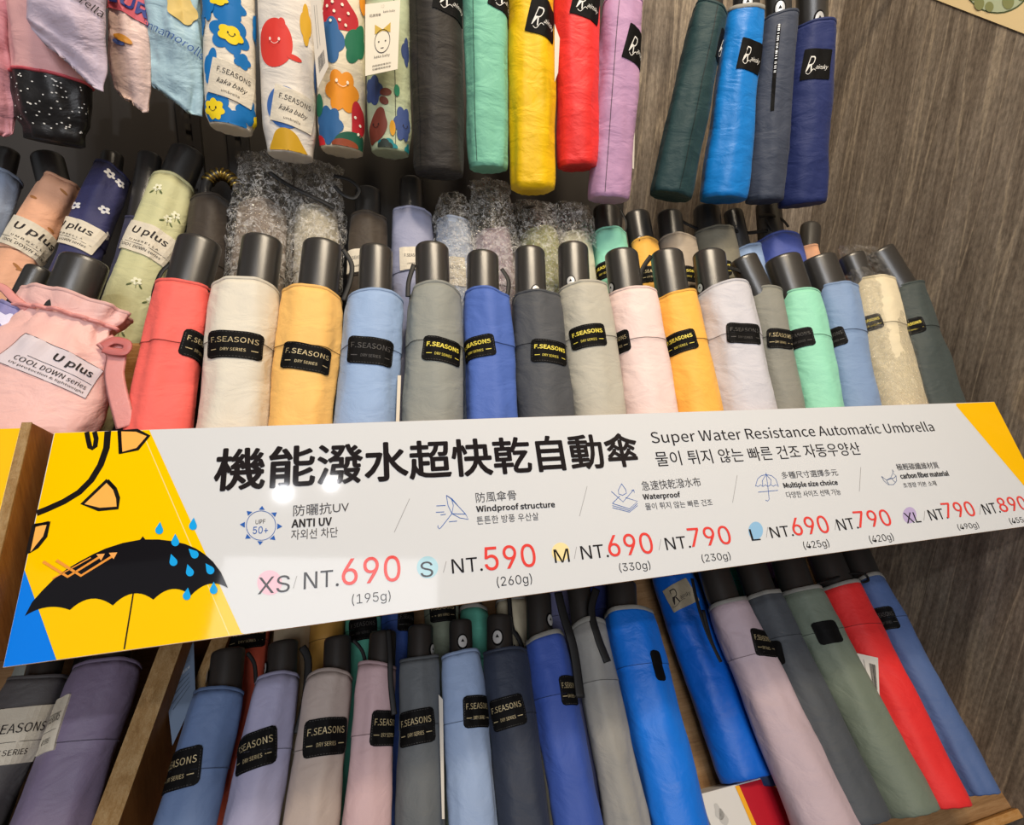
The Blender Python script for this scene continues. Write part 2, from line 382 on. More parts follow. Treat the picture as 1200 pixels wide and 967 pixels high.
def patch(tb, root, px, py, wu=.046, hv=.030, style='gold', rot=0):
    th, v = tb.locate(px, py)
    if style in ('gold', 'emb', 'ygold', 'blank', 'ink'):
        wu *= .86; hv *= .86
        base = decal_grid('brand_patch', tb, th, v, wu, hv, M_BLACK, root, off=.0011, rot=rot)
        if style == 'blank': return
        m = {'gold': M_GOLD, 'emb': M_EMB, 'ygold': M_YGOLD}[style]; wx, wz = tb.radii(v); r = (wx+wz)/2
        for nm, s, dv, ww, hh, bo in (('lettering', 'F.SEASONS', -.16, .82, .19, .014 if style == 'ygold' else 0), ('lettering', 'DRY SERIES', .2, .40, .11, 0)):
            decal_text(nm, tb, s, th-dv*hv*math.sin(rot)/r, v+dv*hv, wu*ww, hv*hh, m, base, off=.0014, rot=rot, bold=bo)
        for sx in (-1, 1):
            c = sx*.34*wu
            decal_lines('dash', tb, [[(th+(c-.0026)/r, v+.2*hv+(c-.0026)*math.sin(rot)), (th+(c+.0026)/r, v+.2*hv+(c+.0026)*math.sin(rot))]], .0007, m, base, off=.0014)
        a, b = wu/2-.0014, hv/2-.0014
        st = []
        for (x0, y0, x1, y1) in ((-a+.003, -b, a-.003, -b), (-a+.003, b, a-.003, b), (-a, -b+.003, -a, b-.003), (a, -b+.003, a, b-.003)):
            n = int(math.hypot(x1-x0, y1-y0)/.0022)
            for k in range(n):
                t0, t1 = k/n, (k+.55)/n; X0, Y0, X1, Y1 = x0+(x1-x0)*t0, y0+(y1-y0)*t0, x0+(x1-x0)*t1, y0+(y1-y0)*t1
                f = lambda X, Y: (th+(X*math.cos(rot)-Y*math.sin(rot))/r, v+X*math.sin(rot)+Y*math.cos(rot))
                st.append([f(X0, Y0), f(X1, Y1)])
        decal_lines('stitching', tb, st, .0003, M_EMB, base, off=.0013)
    elif style == 'script':
        base = decal_grid('brand_patch', tb, th, v, wu, hv, M_BLACK, root, off=.0008, rnd=.001, rot=rot)
        wx, wz = tb.radii(v); r = (wx+wz)/2
        decal_text('lettering', tb, 'R', th-.22*wu/r, v-.02*hv, wu*.26, hv*.5, M_WHITE, base, rot=rot, shear=.35, bold=-.01)
        decal_text('lettering', tb, 'ainsky', th+.16*wu/r, v+.12*hv+.16*wu*math.sin(rot), wu*.44, hv*.2, M_WHITE, base, rot=rot, shear=.4)
        decal_lines('flourish', tb, [[(th+(-.36+.3*t/10)*wu/r, v+(.24+.07*math.sin(t*.6))*hv) for t in range(11)]], .0006, M_WHITE, base, off=.0013)
    elif style in ('cream', 'kaka', 'uplus', 'tag'):
        base = decal_grid('woven_label', tb, th, v, wu, hv, M_CREAM, root, off=.0016, rnd=.0006, rot=rot)
        wx, wz = tb.radii(v); r = (wx+wz)/2
        L = {'cream': [('F.SEASONS', -.12, .78, .17, 0, 0), ('DRY SERIES', .3, .5, .1, 0, 0)],
             'kaka': [('F.SEASONS', -.22, .72, .15, 0, 0), ('kaka baby', .1, .64, .2, 0, .4), ('umbrella', .34, .36, .08, 0, 0)],
             'tag': [('F.SEASONS', -.12, .6, .14, 0, 0), ('UMBRELLA', .25, .4, .07, 0, 0)],
             'uplus': [('U plus', -.18, .62, .32, .006, 0), ('U M B R E L L A', .14, .5, .06, 0, 0), ('COOL DOWN series', .34, .7, .1, 0, 0)]}[style]
        for s, dv, ww, hh, bo, sh in L:
            decal_text('lettering', tb, s, th-dv*hv*math.sin(rot)/r, v+dv*hv*math.cos(rot), wu*ww, hv*hh, M_INK, base, off=.0019, rot=rot, bold=bo, shear=sh)
        if style in ('uplus', 'cream'):
            f = lambda X, Y: (th+(X*math.cos(rot)-Y*math.sin(rot))/r, v+X*math.sin(rot)+Y*math.cos(rot))
            a = wu*.42; y = hv*(.23 if style == 'uplus' else .12)
            decal_lines('rule', tb, [fine([f(-a, y), f(a, y)])], .0004, M_INK, base, off=.0019)
    elif style == 'beige':
        base = decal_grid('brand_patch', tb, th, v, wu, hv, fabric('#a89c84'), root, off=.0010, rnd=.0005, rot=rot)
        wx, wz = tb.radii(v); r = (wx+wz)/2
        decal_text('lettering', tb, 'R', th-.2*wu/r, v-.05*hv-.2*wu*math.sin(rot), wu*.3, hv*.6, M_INK, base, rot=rot, shear=.3, bold=-.01)
        decal_text('lettering', tb, 'ainsky', th+.17*wu/r, v+.1*hv+.17*wu*math.sin(rot), wu*.4, hv*.22, M_INK, base, rot=rot, shear=.3)
        decal_lines('flourish', tb, [[(th+(-.38+.5*t/10)*wu/r, v+(.3-.006*t+.05*math.sin(t*.6))*hv+(-.38+.05*t)*wu*math.sin(rot)) for t in range(11)]], .0005, M_INK, base, off=.0013)

NUM = [0]
def umbrella(label, group, plane, top, bot, col, handle=None, patches=(), seam=.23, hem=None, L=None, amp=.0015, rough=.62, button=None,
             straps=(), floor=None, depth=.82, cap='pucker', wprof=None, dprof=None, name='folding_umbrella', hemshift=0, k=.97, mat=None,
             facet=.02, cat='umbrella', nv=40, handle_mat=None, fold=1.0, prints=None, crease=.6, sidestrip=False, nocol=False, hlen=.062, pleat=None, slant=0):
    NUM[0] += 1; sd = NUM[0]
    P, N = PLANES[plane]
    tl, tr = at(top[0], top[2], P, N), at(top[1], top[3] if len(top) > 3 else top[2], P, N)
    bl, br = at(bot[0], bot[2], P, N), at(bot[1], bot[3] if len(bot) > 3 else bot[2], P, N)
    T = (tl+tr)/2; Q = (bl+br)/2; a = (Q-T).normalized(); perp = a.cross(N).normalized()
    r0 = abs((tr-tl).dot(perp))/2*k; rq = abs((br-bl).dot(perp))/2*k
    if L == 'px': L = (Q-T).length
    if L is None:
        if plane in 'ABC': L = (T.z-(TRAY_Z+.004))/(-a.z)
        elif plane in 'DE': L = .285
        else: L = (Q-T).length
    t = L/max(1e-6, (Q-T).length); r1 = r0+(rq-r0)*min(1.0, t)
    B = T+a*L
    root = thing(name, B, label, cat, group)
    tb = Tube(T, B, r0, r1, N, depth=depth, amp=amp, seam=(seam*L if seam else None), seed=sd, wprof=wprof or [(0, .93), (.07, .99), (.2, 1), (.95, 1), (.985, .985), (1, .95)], slant=slant,
              dprof=dprof, facet=facet, fold=fold, pleat=pleat)
    fm = mat or fabric(col, rough, crease=crease)
    sl = tube_mesh('sleeve', tb, fm, root, nv=nv, cap=cap)
    if seam:
        decal_lines('seam_stitching', tb, [[(2*math.pi*i/48, seam*L) for i in range(49)]], .0005, plain('#4a4640', .9, .1, name='thread') if hem == 'none' else fabric(darker(col, .6)), sl, off=.00075)
    # hem
    hm = fabric('#8c8a83') if hem == 'gray' else fabric(darker(col, .93)); hv = .0042 if hem == 'gray' else .0022
    V = []; Fc = []; nu = 44
    prof = [(-.0002, -.0012), (-.0006, 0), (-.0003, .0005), (hv*.5, .0006), (hv, .0005), (hv+.0003, 0)]
    for v, of in prof:
        for i in range(nu): th = 2*math.pi*i/nu; q = tb.p(th, max(0, v), of); V.append(q+tb.a*min(0, v))
    for j in range(len(prof)-1):
        for i in range(nu): i2 = (i+1) % nu; Fc.append((j*nu+i, j*nu+i2, (j+1)*nu+i2, (j+1)*nu+i))
    ho = new_obj('hem', V, Fc, hm, root)
    if hem == 'gray': ho['label'] = 'grey binding at the sleeve mouth'
    # long side seam
    if sidestrip:
        th0 = sidestrip if not isinstance(sidestrip, bool) else -.9
        decal_lines('side_seam', tb, [[(th0, L*(.01+.97*i/40)) for i in range(41)]], .0009, fabric(darker(col, .5)), sl, off=.0004)
    # handle
    htb = None
    if handle != 'none':
        if handle is None:
            hc = T-a*hlen; hr = r0*.62; hb = T+a*.012
        else:
            xl, xr, yt = handle[:3]; xb = handle[3] if len(handle) > 3 else None
            hl, hrr = at(xl, yt, P, N), at(xr, yt, P, N); hc = (hl+hrr)/2; hr = abs((hrr-hl).dot(perp))/2*.98
            hr = min(hr, r0*.86); hb = T+a*.012
            if xb is not None:
                q_ = at(xb, top[2], P, N)-T; sd_ = a.cross(N).normalized(); lim = max(0, r0*.92-hr)
                hb = T+sd_*max(-lim, min(lim, q_.dot(sd_)))+a*.012
            rr_ = (hc-CAM).normalized(); ua_ = (hc-hb).normalized(); sn_ = rr_.dot(ua_); hc = hc-ua_*(hr*.84*sn_/math.sqrt(1-sn_*sn_)-{'A': .0045, 'B': .007}.get(plane, 0))
        off = -N*min(0, 0)
        hb = hb-N*(r0*depth*.04); htb = Tube(hc, hb, hr, hr, N, depth=.84, amp=0, facet=0, wprof=[(0, 1), (1, 1)])
        V = []; Fc = []; nu = 36; HL = htb.L
        pr = [(0, .0), (0, .55), (.0004, .82), (.0012, .93), (.003, .99), (.006, 1), (HL*.5, 1), (HL, 1.0)]
        for v, q in pr:
            for i in range(nu):
                th = 2*math.pi*i/nu; s_, c_ = math.sin(th), math.cos(th)
                V.append(htb.T+htb.a*v+htb.e1*(hr*q*s_)+htb.e2*(hr*.84*q*c_))
        for j in range(len(pr)-1):
            for i in range(nu): i2 = (i+1) % nu; Fc.append((j*nu+i, j*nu+i2, (j+1)*nu+i2, (j+1)*nu+i))
        hob = new_obj('handle', V, Fc, handle_mat or M_HANDLE, root)
        if button:
            th, v = htb.locate(*button[:2]); bs = button[2] if len(button) > 2 else 1
            bz = decal_blob('button_bezel', htb, th, v, .0058*bs, .0085*bs, M_BLACK, hob, off=.0008, n=24, rings=2)
            decal_blob('push_button', htb, th, v, .0043*bs, .0066*bs, M_SILVER, hob, off=.0016, n=24, rings=3)
            V = [htb.p(th+x*bs/hr, v+y*bs, .0019) for x, y in ((-.0018, .0004), (.0018, .0004), (0, -.003))]
            new_obj('arrow_mark', V, [(0, 1, 2)], M_BLACK, hob, smooth=False)
    if plane in 'HG' and htb:
        tp = htb.T; ry = Vector((tp.x, .665, 2.02)); 
        lp = [tp+Vector((-.006, 0, .002)), tp+Vector((-.012, .01, .03)), ry+Vector((-.008, -.009, -.02)), ry+Vector((-.003, -.0085, .003)), ry+Vector((0, 0, .0085)), ry+Vector((.003, .0085, .003)), ry+Vector((.008, -.002, -.03)), tp+Vector((.012, .006, .03)), tp+Vector((.006, 0, .002))]
        ribbon('hanging_loop', lp, .004, .0012, M_STRAP, root, XV)
    for st in straps:
        pts, wd, of = st[0], st[1], st[2]
        q = [at(x, y, P+N*of, N) for x, y in pts]
        ribbon('wrist_strap', q, wd, .0012, M_STRAP, root, N if len(st) < 4 else st[3])
    for pt in patches: patch(tb, root, *pt)
    if prints: prints(tb, sl)
    return root, tb, htb
def darker(h, f):
    h = h.lstrip('#'); return '#%02x%02x%02x' % tuple(int(int(h[i:i+2], 16)*f) for i in (0, 2, 4))
def wrap(tb, htb, root, ext=.035, r=1.12, below=.06, seed=3, top=None, amp=.004, mat=None):
    """crinkled clear bag around handle and sleeve"""
    T = tb.T-tb.a*(ext+((tb.T-htb.T).dot(tb.a) if htb else .03)); B = tb.T+tb.a*below
    rr = tb.r0*r
    t2 = Tube(T, B, rr, rr, tb.e2, depth=.86, amp=0, wprof=top or [(0, .9), (.1, .8), (.3, .9), (.42, 1.0), (1, 1.03)], dprof=[(0, .35), (.25, .8), (1, 1)])
    V = []; Fc = []; nu, nv = 64, 54
    for j in range(nv+1):
        v = t2.L*j/nv; fa = max(.15, 1-max(0, (v/t2.L-.55))/.35)
        for k in range(nu):
            th = 2*math.pi*k/nu; q = Vector((math.sin(th)*2.4+seed, math.cos(th)*2.4, v*60)); q2 = q*3.1
            d = .0012+amp*fa*abs(noise.noise(q))*1.6+amp*.6*fa*abs(noise.noise(q2))
            V.append(t2.p(th, v, d)+tb.a*(.004*noise.noise(q*1.3) if j < nv*.5 else 0))
    for j in range(nv):
        for k in range(nu): k2 = (k+1) % nu; Fc.append((j*nu+k, j*nu+k2, (j+1)*nu+k2, (j+1)*nu+k))
    o = new_obj('plastic_wrap', V, Fc, mat or M_WRAP, root, smooth=False); o['label'] = 'crinkled clear plastic sleeve'
    return o

# ================================================================== SETTING
def struct(name, v, f, m):
    o = new_obj(name, v, f, m, smooth=False); o['kind'] = 'structure'; return o
v, f = box_vf((XW, -1.5, 0), Vector((.1, 0, 0)), Vector((0, 2.4, 0)), Vector((0, 0, 2.9))); struct('wall_right', v, f, M_WALL)
v, f = box_vf((-1.6, YW, 0), Vector((1.6+XW, 0, 0)), Vector((0, .1, 0)), Vector((0, 0, 2.9))); struct('wall_back', v, f, M_WALL)
v, f = box_vf((-1.6, -1.5, -.05), Vector((1.7+XW, 0, 0)), Vector((0, 2.4, 0)), Vector((0, 0, .05))); struct('floor', v, f, wood('floor_board', '#5c5149', '#776a5f', '#8c7f73', 5, (4, .4, 1), .4, .1))
v, f = box_vf((-1.6, -1.5, 2.9), Vector((1.7+XW, 0, 0)), Vector((0, 2.4, 0)), Vector((0, 0, .05))); struct('ceiling', v, f, plain('#55524e', .9, .2, name='ceiling_paint'))

# dark metal back panel with slotted uprights
pr = at(738, 150, Vector((0, YW-.02, 0)), NH)
bpn = thing('metal_panel', (-.4, YW-.02, 1.2), 'dark grey metal panel on the back wall behind the hanging umbrellas', 'panel')
box('sheet', (-1.3, YW-.02, 1.15), (pr.x+1.3, 0, 0), (0, .019, 0), (0, 0, 1.2), plain('#38332e', .5, .4, name='grey_metal'), bpn)
for (px, py) in ((221, 150), (281, 190)):
    q = at(px, py, Vector((0, YW-.028, 0)), NH); m = plain('#2a2724', .4, .5, name='upright_steel')
    u = thing('slotted_upright', (q.x, YW-.03, 1.2), 'dark slotted steel upright ' + ('left of the blue flower printed umbrella' if px < 250 else 'below the blue flower printed umbrella'), 'shelf upright')
    # channel with real slots
    V = []; Fc = []; wdt = .026; 
    x0, xa, xb, x1 = q.x-wdt/2, q.x-.0035, q.x+.0035, q.x+wdt/2; y = YW-.028
    def quad(a, b, c, d): n = len(V); V.extend([a, b, c, d]); Fc.append((n, n+1, n+2, n+3))
    quad((x0, y, 1.2), (xa, y, 1.2), (xa, y, 2.3), (x0, y, 2.3)); quad((xb, y, 1.2), (x1, y, 1.2), (x1, y, 2.3), (xb, y, 2.3))
    z = 1.2
    while z < 2.3:
        quad((xa, y, z), (xb, y, z), (xb, y, z+.006), (xa, y, z+.006)); z += .026
    quad((x0, y, 1.2), (x0, y, 2.3), (x0, YW-.02, 2.3), (x0, YW-.02, 1.2)); quad((x1, y, 1.2), (x1, y, 2.3), (x1, YW-.02, 2.3), (x1, YW-.02, 1.2))
    new_obj('channel', V, Fc, m, u, smooth=False)

# hanging rail (above the frame) that carries the hanging umbrellas
rl = thing('hanging_rail', (-.3, .64, 1.45+.62), 'black steel rail carrying the hanging umbrellas', 'rail')
ribbon('rail_tube', [(-1.2, .665, 2.02), (XW-.001, .665, 2.02)], .014, .014, M_DARK, rl, NH, smooth_pts=False, seg=16)

# poster on the right wall
PW, NW = Vector((XW-.0015, 0, 0)), Vector((-1, 0, 0))
def poly_on(name, pix, P, N, mat, parent, off=0.0, thick=0):
    pts = [at(x, y, P, N)+N*off for x, y in pix]
    tris = tessellate_polygon([pts]); V = list(pts); Fc = [tuple(t) for t in tris]
    if thick:
        n = len(V); V += [p-N*thick for p in pts]; Fc += [tuple(n+i for i in t)[::-1] for t in tris]
        for i in range(n): Fc.append((i, (i+1) % n, n+(i+1) % n, n+i))
    return new_obj(name, V, Fc, mat, parent, smooth=False)
def circ(cx, cy, rx, ry, n=32, a0=0, a1=2*math.pi): return [(cx+rx*math.cos(a0+(a1-a0)*i/n), cy+ry*math.sin(a0+(a1-a0)*i/n)) for i in range(n)]
ps = thing('wall_poster', at(1200, 39, PW, NW), 'cream poster with pale green disc high on the right wall', 'poster')
poly_on('sheet', [(1090, -3), (1204, 41), (1262, -60), (1135, -95)], PW, NW, plain('#ead2a0', .6, .3, name='cream_paper'), ps, thick=.001)
poly_on('disc_outline', circ(1169, -28, 43, 44), PW, NW, plain('#5d6a45', .6, .3), ps, off=.0003)
poly_on('green_disc', circ(1169, -28, 41.5, 42.5), PW, NW, plain('#b9c3a2', .6, .3), ps, off=.0006)
for c in ((1148, 4, 6, 8), (1160, 8, 5, 6), (1182, 2, 7, 9), (1140, -6, 5, 7), (1198, -8, 7, 9)):
    poly_on('olive_shape', circ(*c), PW, NW, plain('#8d9160', .6, .3), ps, off=.0009)

# ================================================================== UPPER SHELF
us = thing('upper_display_shelf', (.28, .55, TRAY_Z-.012), 'wooden tray shelf behind the price sign holding the upper umbrellas', 'shelf')
box('base_board', (-1.0, .372, TRAY_Z-.016), (XW+1.0-.003, 0, 0), (0, .36, 0), (0, 0, .014), M_PINE, us)
box('back_board', (-1.0, .735, TRAY_Z-.016), (XW+1.0-.003, 0, 0), (0, .012, 0), (0, 0, .16), M_DARK, us)
# boards right behind the sign
sg0 = Vector((-.241, 0, 0)); SZ = PS-NS*.0145
def on_sign(x, h, off=0): # x world, h along US from PS height
    return Vector((x, PS.y, PS.z))+US*h+NS*off
hs_top = (at(575, 490, PS, NS)-PS).dot(US); hs_bot = (at(575, 704, PS, NS)-PS).dot(US)
box('front_board', on_sign(-.239, hs_bot+.012, -.0165), (1.04, 0, 0), US*(hs_top-hs_bot-.014), NS*.010, M_PINE, us)
# side divider with its cut front edge proud of the sign
q0 = at(65, 505, PS, NS)
dv = box('side_panel', on_sign(-.2525, hs_bot+.004, -.30), (.0060, 0, 0), US*(hs_top-hs_bot-.001), NS*.314, M_PINE_V, us)
box('front_edge', on_sign(-.2525, hs_bot+.004, .0142), (.0060, 0, 0), US*(hs_top-hs_bot-.001), NS*.001, M_PINE_END, us, bev=0)
# divider block behind the pink pouch
qd = at(136, 402, Vector((0, .528, 0)), NH)
box('divider', (qd.x, .528, TRAY_Z-.001), (.045, 0, 0), (0, .012, 0), (0, 0, qd.z-TRAY_Z), M_PINE, us)

# neighbouring yellow sign at the far left
ns = thing('yellow_sign', on_sign(-.45, hs_bot), 'plain yellow sign at the left edge beyond the wooden panel', 'sign')
box('board', on_sign(-.70, hs_bot-.0, .006), (.4465, 0, 0), US*(hs_top-hs_bot), NS*.006, plain('#f2c104', .3, .5, name='yellow_print'), ns)

# ================================================================== THE SIGN
sign = thing('price_sign', on_sign(.28, hs_bot), 'long white price sign for water resistant automatic umbrellas with yellow ends', 'sign')
M_SIGN = plain('#d3d5d7', .05, .3, name='sign_white')
M_EDGE = plain('#a9743c', .7, .3, name='sign_core')
SW = [(65, 505), (0, 780), (1221, 609), (1165, 472)]
L0, L1 = -.2405, .806
box('board', on_sign(L0, hs_bot, -.0055), (L1-L0, 0, 0), US*(hs_top-hs_bot), NS*.005, M_EDGE, sign, bev=.0005)
Vb = [on_sign(L0+.0004, hs_bot+.0004, 0), on_sign(L1-.0004, hs_bot+.0004, 0), on_sign(L1-.0004, hs_top-.0004, 0), on_sign(L0+.0004, hs_top-.0004, 0)]
new_obj('printed_face', [p for p in Vb]+[p-NS*.0005 for p in Vb], [(0, 1, 2, 3), (4, 5, 1, 0), (5, 6, 2, 1), (6, 7, 3, 2), (7, 4, 0, 3)], M_SIGN, sign, smooth=False)
def clampx(pix): return pix
def ink(h, rough=.05): return plain(h, rough, .3, name='print_ink')
def sp(name, pix, col, off, ox=0, s=1, oy=0):
    pts = []
    for x, y in pix:
        p = at(ox+x/s, oy+y/s, PS, NS); p.x = max(L0+.0006, min(L1-.0006, p.x))
        h = (p-PS).dot(US); hh = max(hs_bot+.0006, min(hs_top-.0006, h)); p = p+US*(hh-h)+NS*off; pts.append(p)
    tris = tessellate_polygon([pts]); return new_obj(name, pts, [tuple(t) for t in tris], ink(col), sign, smooth=False)
def spl(name, lines, wd, col, off, ox=0, s=1, oy=0, closed=False):
    V = []; Fc = []
    for ln in lines:
        P = [at(ox+x/s, oy+y/s, PS, NS) for x, y in ln]
        for p in P:
            p.x = max(L0+.0006, min(L1-.0006, p.x)); h = (p-PS).dot(US); hh = max(hs_bot+.0006, min(hs_top-.0006, h)); p += US*(hh-h)
        b = len(V)
        for i, p in enumerate(P):
            t = (P[min(len(P)-1, i+1)]-P[max(0, i-1)]).normalized(); n = t.cross(NS).normalized()
            V += [p+n*wd/2+NS*off, p-n*wd/2+NS*off]
        for i in range(len(P)-1): k = b+2*i; Fc.append((k, k+1, k+3, k+2))
    return new_obj(name, V, Fc, ink(col), sign, smooth=False)
def st(s, P0, P1, y2, col='#231f20', bold=0, res=3, off=.0004):
    a, b = at(*P0, PS, NS), at(*P1, PS, NS); c = at(P0[0], y2, PS, NS); h = (c-a).dot(US)
    V2, Fc = text2d(s, bold, 0, res); ex = b-a
    V = [a+ex*x+US*(h*y)+NS*(off+z) for x, y, z in V2]
    V = [p if p.x < L1-.0006 else Vector((L1-.0006, p.y, p.z)) for p in V]
    return new_obj('lettering', V, Fc, ink(col), sign, smooth=False)
C3 = dict(ox=0, s=3.223, oy=480)
sp('yellow_field', [(65, 504), (175, 504), (283, 742), (283, 800), (0, 830), (-20, 780)], '#f7c600', .00012)
sp('blue_corner', [(28, 668), (66, 775), (70, 800), (-20, 800), (-12, 700)], '#0b7bea', .0002)
spl('pale_line', [[(166, 504), (269, 745)]], .0006, '#f6dc85', .0002)
sp('yellow_end', [(1120.4, 473), (1120.4, 475.5), (1219, 592), (1240, 592), (1180, 468)], '#f7bd00', .00012)
spl('sun_outline', [[(127, 503), (125, 525), (118, 545), (107, 563), (93, 577), (75, 588), (55, 597), (38, 602)]], .0044, '#1d1a1a', .0003)
spl('sun_outline', [[(x, y) for x, y in ((333, 60), (335, 120), (340, 142), (350, 147), (360, 140), (364, 110), (362, 60))]], .0032, '#1d1a1a', .0003, **C3)
for tri in ([(455, 60), (456, 165), (520, 150), (562, 100), (520, 60)], [(405, 268), (435, 300), (447, 335), (445, 372), (375, 378), (312, 357)], [(110, 440), (185, 428), (172, 480), (140, 520), (104, 545)]):
    sp('sun_ray', tri, '#f5b355', .0003, **C3)
    spl('ray_outline', [tri+[tri[0], tri[1]]], .0026, '#1d1a1a', .0004, **C3)
def arc(p, q, sag, n=10):
    out = []
    for i in range(n):
        t = i/n; x = p[0]+(q[0]-p[0])*t; y = p[1]+(q[1]-p[1])*t-sag*4*t*(1-t); out.append((x, y))
    return out
um = [(95, 780), (122, 728), (160, 685), (200, 645), (250, 605), (300, 575), (350, 548), (400, 525), (465, 504), (530, 492), (540, 479), (550, 491), (600, 491), (650, 497), (700, 508), (740, 525), (775, 548), (805, 575), (835, 615), (862, 675)]
um += arc((862, 675), (722, 702), 30)+arc((722, 702), (580, 718), 32)+arc((580, 718), (427, 740), 34)+arc((427, 740), (265, 757), 34)+arc((265, 757), (95, 780), 22)
sp('umbrella_picture', um, '#17161a', .0004, **C3)
spl('umbrella_shaft', [[(505, 690), (470, 905)]], .0009, '#17161a', .0004, **C3)
def drop(cx, cy, s=1, rot=0):
    pts = [(0, -24)]+[(13*math.cos(a), 4+13*math.sin(a)) for a in [math.radians(-25+230*i/12) for i in range(13)]]
    return [(cx+(x*math.cos(rot)-y*math.sin(rot))*s, cy+(x*math.sin(rot)+y*math.cos(rot))*s) for x, y in pts]
for (x, y, r_) in ((603, 452, .1), (730, 436, .1), (663, 497, 0), (655, 572, -.3), (733, 545, -.8), (717, 611, -.3), (793, 604, -.6), (707, 700, .15), (808, 678, 0)):
    sp('rain_drop', drop(x, y, 1.15, r_), '#1ba4ea', .0006, **C3)
for ln in ([(165, 575), (258, 632), (385, 553)], [(215, 570), (308, 628), (430, 552)], [(200, 640), (345, 560)]):
    spl('reflected_arrow', [ln], .0017 if len(ln) > 2 else .0008, '#e8973f', .0007, **C3)
for (x, y) in ((398, 545), (445, 540)):
    sp('arrow_head', [(x, y), (x-32, y+2), (x-14, y+26)], '#f0a95c', .0008, **C3)
# titles
st('機能潑水超快乾自動傘', (249, 577), (752, 546.5), 526, bold=.022)
st('Super Water Resistance Automatic Umbrella', (765, 523.5), (1097, 508.5), 505.5)
st('물이 튀지 않는 빠른 건조 자동우양산', (770, 547), (1010, 533), 529.5)
G = '#4c4a4b'
for s, a, b, y, bo in (('防曬抗UV', (343.5, 605.5), (409, 600.5), 592, 0), ('ANTI UV', (341.5, 619), (389, 616), 609, .012), ('자외선 차단', (341, 633), (396, 629.5), 621, 0),
    ('防風傘骨', (558, 589.5), (605.5, 586), 577.5, 0), ('Windproof structure', (558.5, 602.3), (651, 596.5), 592.5, .012), ('튼튼한 방풍 우산살', (559, 615), (631.7, 609.5), 605.5, 0),
    ('急速快乾潑水布', (753, 575.5), (822, 570), 564, 0), ('Waterproof', (754.3, 587.5), (798.2, 584.5), 578.6, .012), ('물이 튀지 않는 빠른 건조', (757, 598), (835.5, 592.5), 589.8, 0),
    ('多種尺寸選擇多元', (917, 561.5), (982.6, 557.5), 553, 0), ('Multiple size choice', (919.4, 573.8), (982.8, 569.8), 565.5, .012), ('다양한 사이즈 선택 가능', (922.5, 584), (986, 580), 576.3, 0),
    ('極輕碳纖維材質', (1052, 551.6), (1101, 549), 543.5, 0), ('carbon fiber material', (1055.8, 561.4), (1112.4, 557.8), 554.5, .012), ('초경량 카본 소재', (1059.4, 572), (1097.9, 569.2), 565.8, 0)):
    st(s, a, b, y, G if not bo else '#343233', bo, 2)
for a, b in (((480, 584.5), (462, 624)), ((688, 570), (679, 605)), ((863.8, 557), (858.4, 589)), ((1008.5, 547.6), (1006.9, 576)), ((348, 675), (343.7, 689.5)), ((523, 658), (519.5, 671)), ((675.5, 641), (673, 655)),
             ((774.5, 632), (772, 645)), ((899.5, 618), (898, 630)), ((979.5, 610), (978.5, 621)), ((1083.5, 599), (1082.5, 610)), ((1149, 592), (1148, 603))):
    spl('divider_stroke', [[a, b]], .0005, '#9a989a', .0003)
K = '#201d1e'; R_ = '#e0463f'
for c, r, col in (((316, 683), (14.5, 14.5), '#e9b9c8'), ((501, 665), (12.5, 13), '#a9d0dc'), ((657, 647), (10.5, 11), '#efdca2'), ((885.5, 622), (8.5, 10.5), '#8fbbdc'), ((1065.8, 603.8), (8, 9.5), '#b6a6cc')):
    sp('size_disc', circ(c[0], c[1], r[0], r[1]), col, .0002)
for s, a, b, y, col, bo in (
    ('XS', (302, 697), (339.5, 693.5), 677, K, 0), ('NT.', (355.8, 691), (397, 687), 671, K, 0), ('690', (400.5, 686.5), (470, 681), 655, R_, .004), ('(195g)', (412.5, 711.5), (458, 706.5), 696.5, K, -.004),
    ('S', (493, 677), (508, 676), 658.5, K, 0), ('NT.', (530, 672.5), (566, 669), 655.5, K, 0), ('590', (568.7, 669.3), (629.2, 664), 641, R_, .004), ('(260g)', (583, 690.5), (624.2, 686), 676, K, -.004),
    ('M', (650.5, 660), (668, 658.5), 644, K, 0), ('NT.', (682, 656), (713.8, 653), 640, K, 0), ('690', (714.2, 653), (767, 648.5), 627, R_, .004), ('(330g)', (726.8, 672.5), (763.2, 669), 660, K, -.004),
    ('NT.', (781.3, 645), (810, 642), 630.3, K, 0), ('790', (809.5, 641.5), (858.4, 637.6), 618.5, R_, .004), ('(230g)', (823.8, 661.2), (857.3, 657.6), 649.6, K, -.004),
    ('L', (881, 634), (891.4, 633), 620, K, 0), ('NT.', (904.4, 630.8), (930.5, 628.2), 617.7, K, 0), ('690', (930.9, 628.2), (973.5, 624.4), 606.4, R_, .004), ('(425g)', (943.3, 645.7), (973, 642.4), 634.4, K, -.004),
    ('NT.', (983.4, 622), (1006.5, 619.5), 608.3, K, 0), ('790', (1005.5, 619), (1046.4, 616), 598.5, R_, .004), ('(420g)', (1021, 638.6), (1048.7, 635), 627.4, K, -.004),
    ('XL', (1062.8, 613.5), (1079.9, 612), 600.8, K, 0), ('NT.', (1091, 610.2), (1111.5, 607.8), 597.3, K, 0), ('790', (1109, 607.5), (1144.7, 604.8), 588.7, R_, .004), ('(490g)', (1124.2, 622.8), (1148.4, 620), 613.8, K, -.004),
    ('NT.', (1154.5, 603.3), (1173, 600.8), 590.5, K, 0), ('890', (1173.5, 600.5), (1206, 597.5), 582.8, R_, .004), ('(455g)', (1185.2, 615.8), (1208, 613.3), 606.7, K, -.004)):
    st(s, a, b, y, col, bo)
BL = '#2f5fae'
spl('sun_icon', [circ(306, 616, 17.2, 17.2, 40)+[(323.2, 616)]], .0004, BL, .0004)
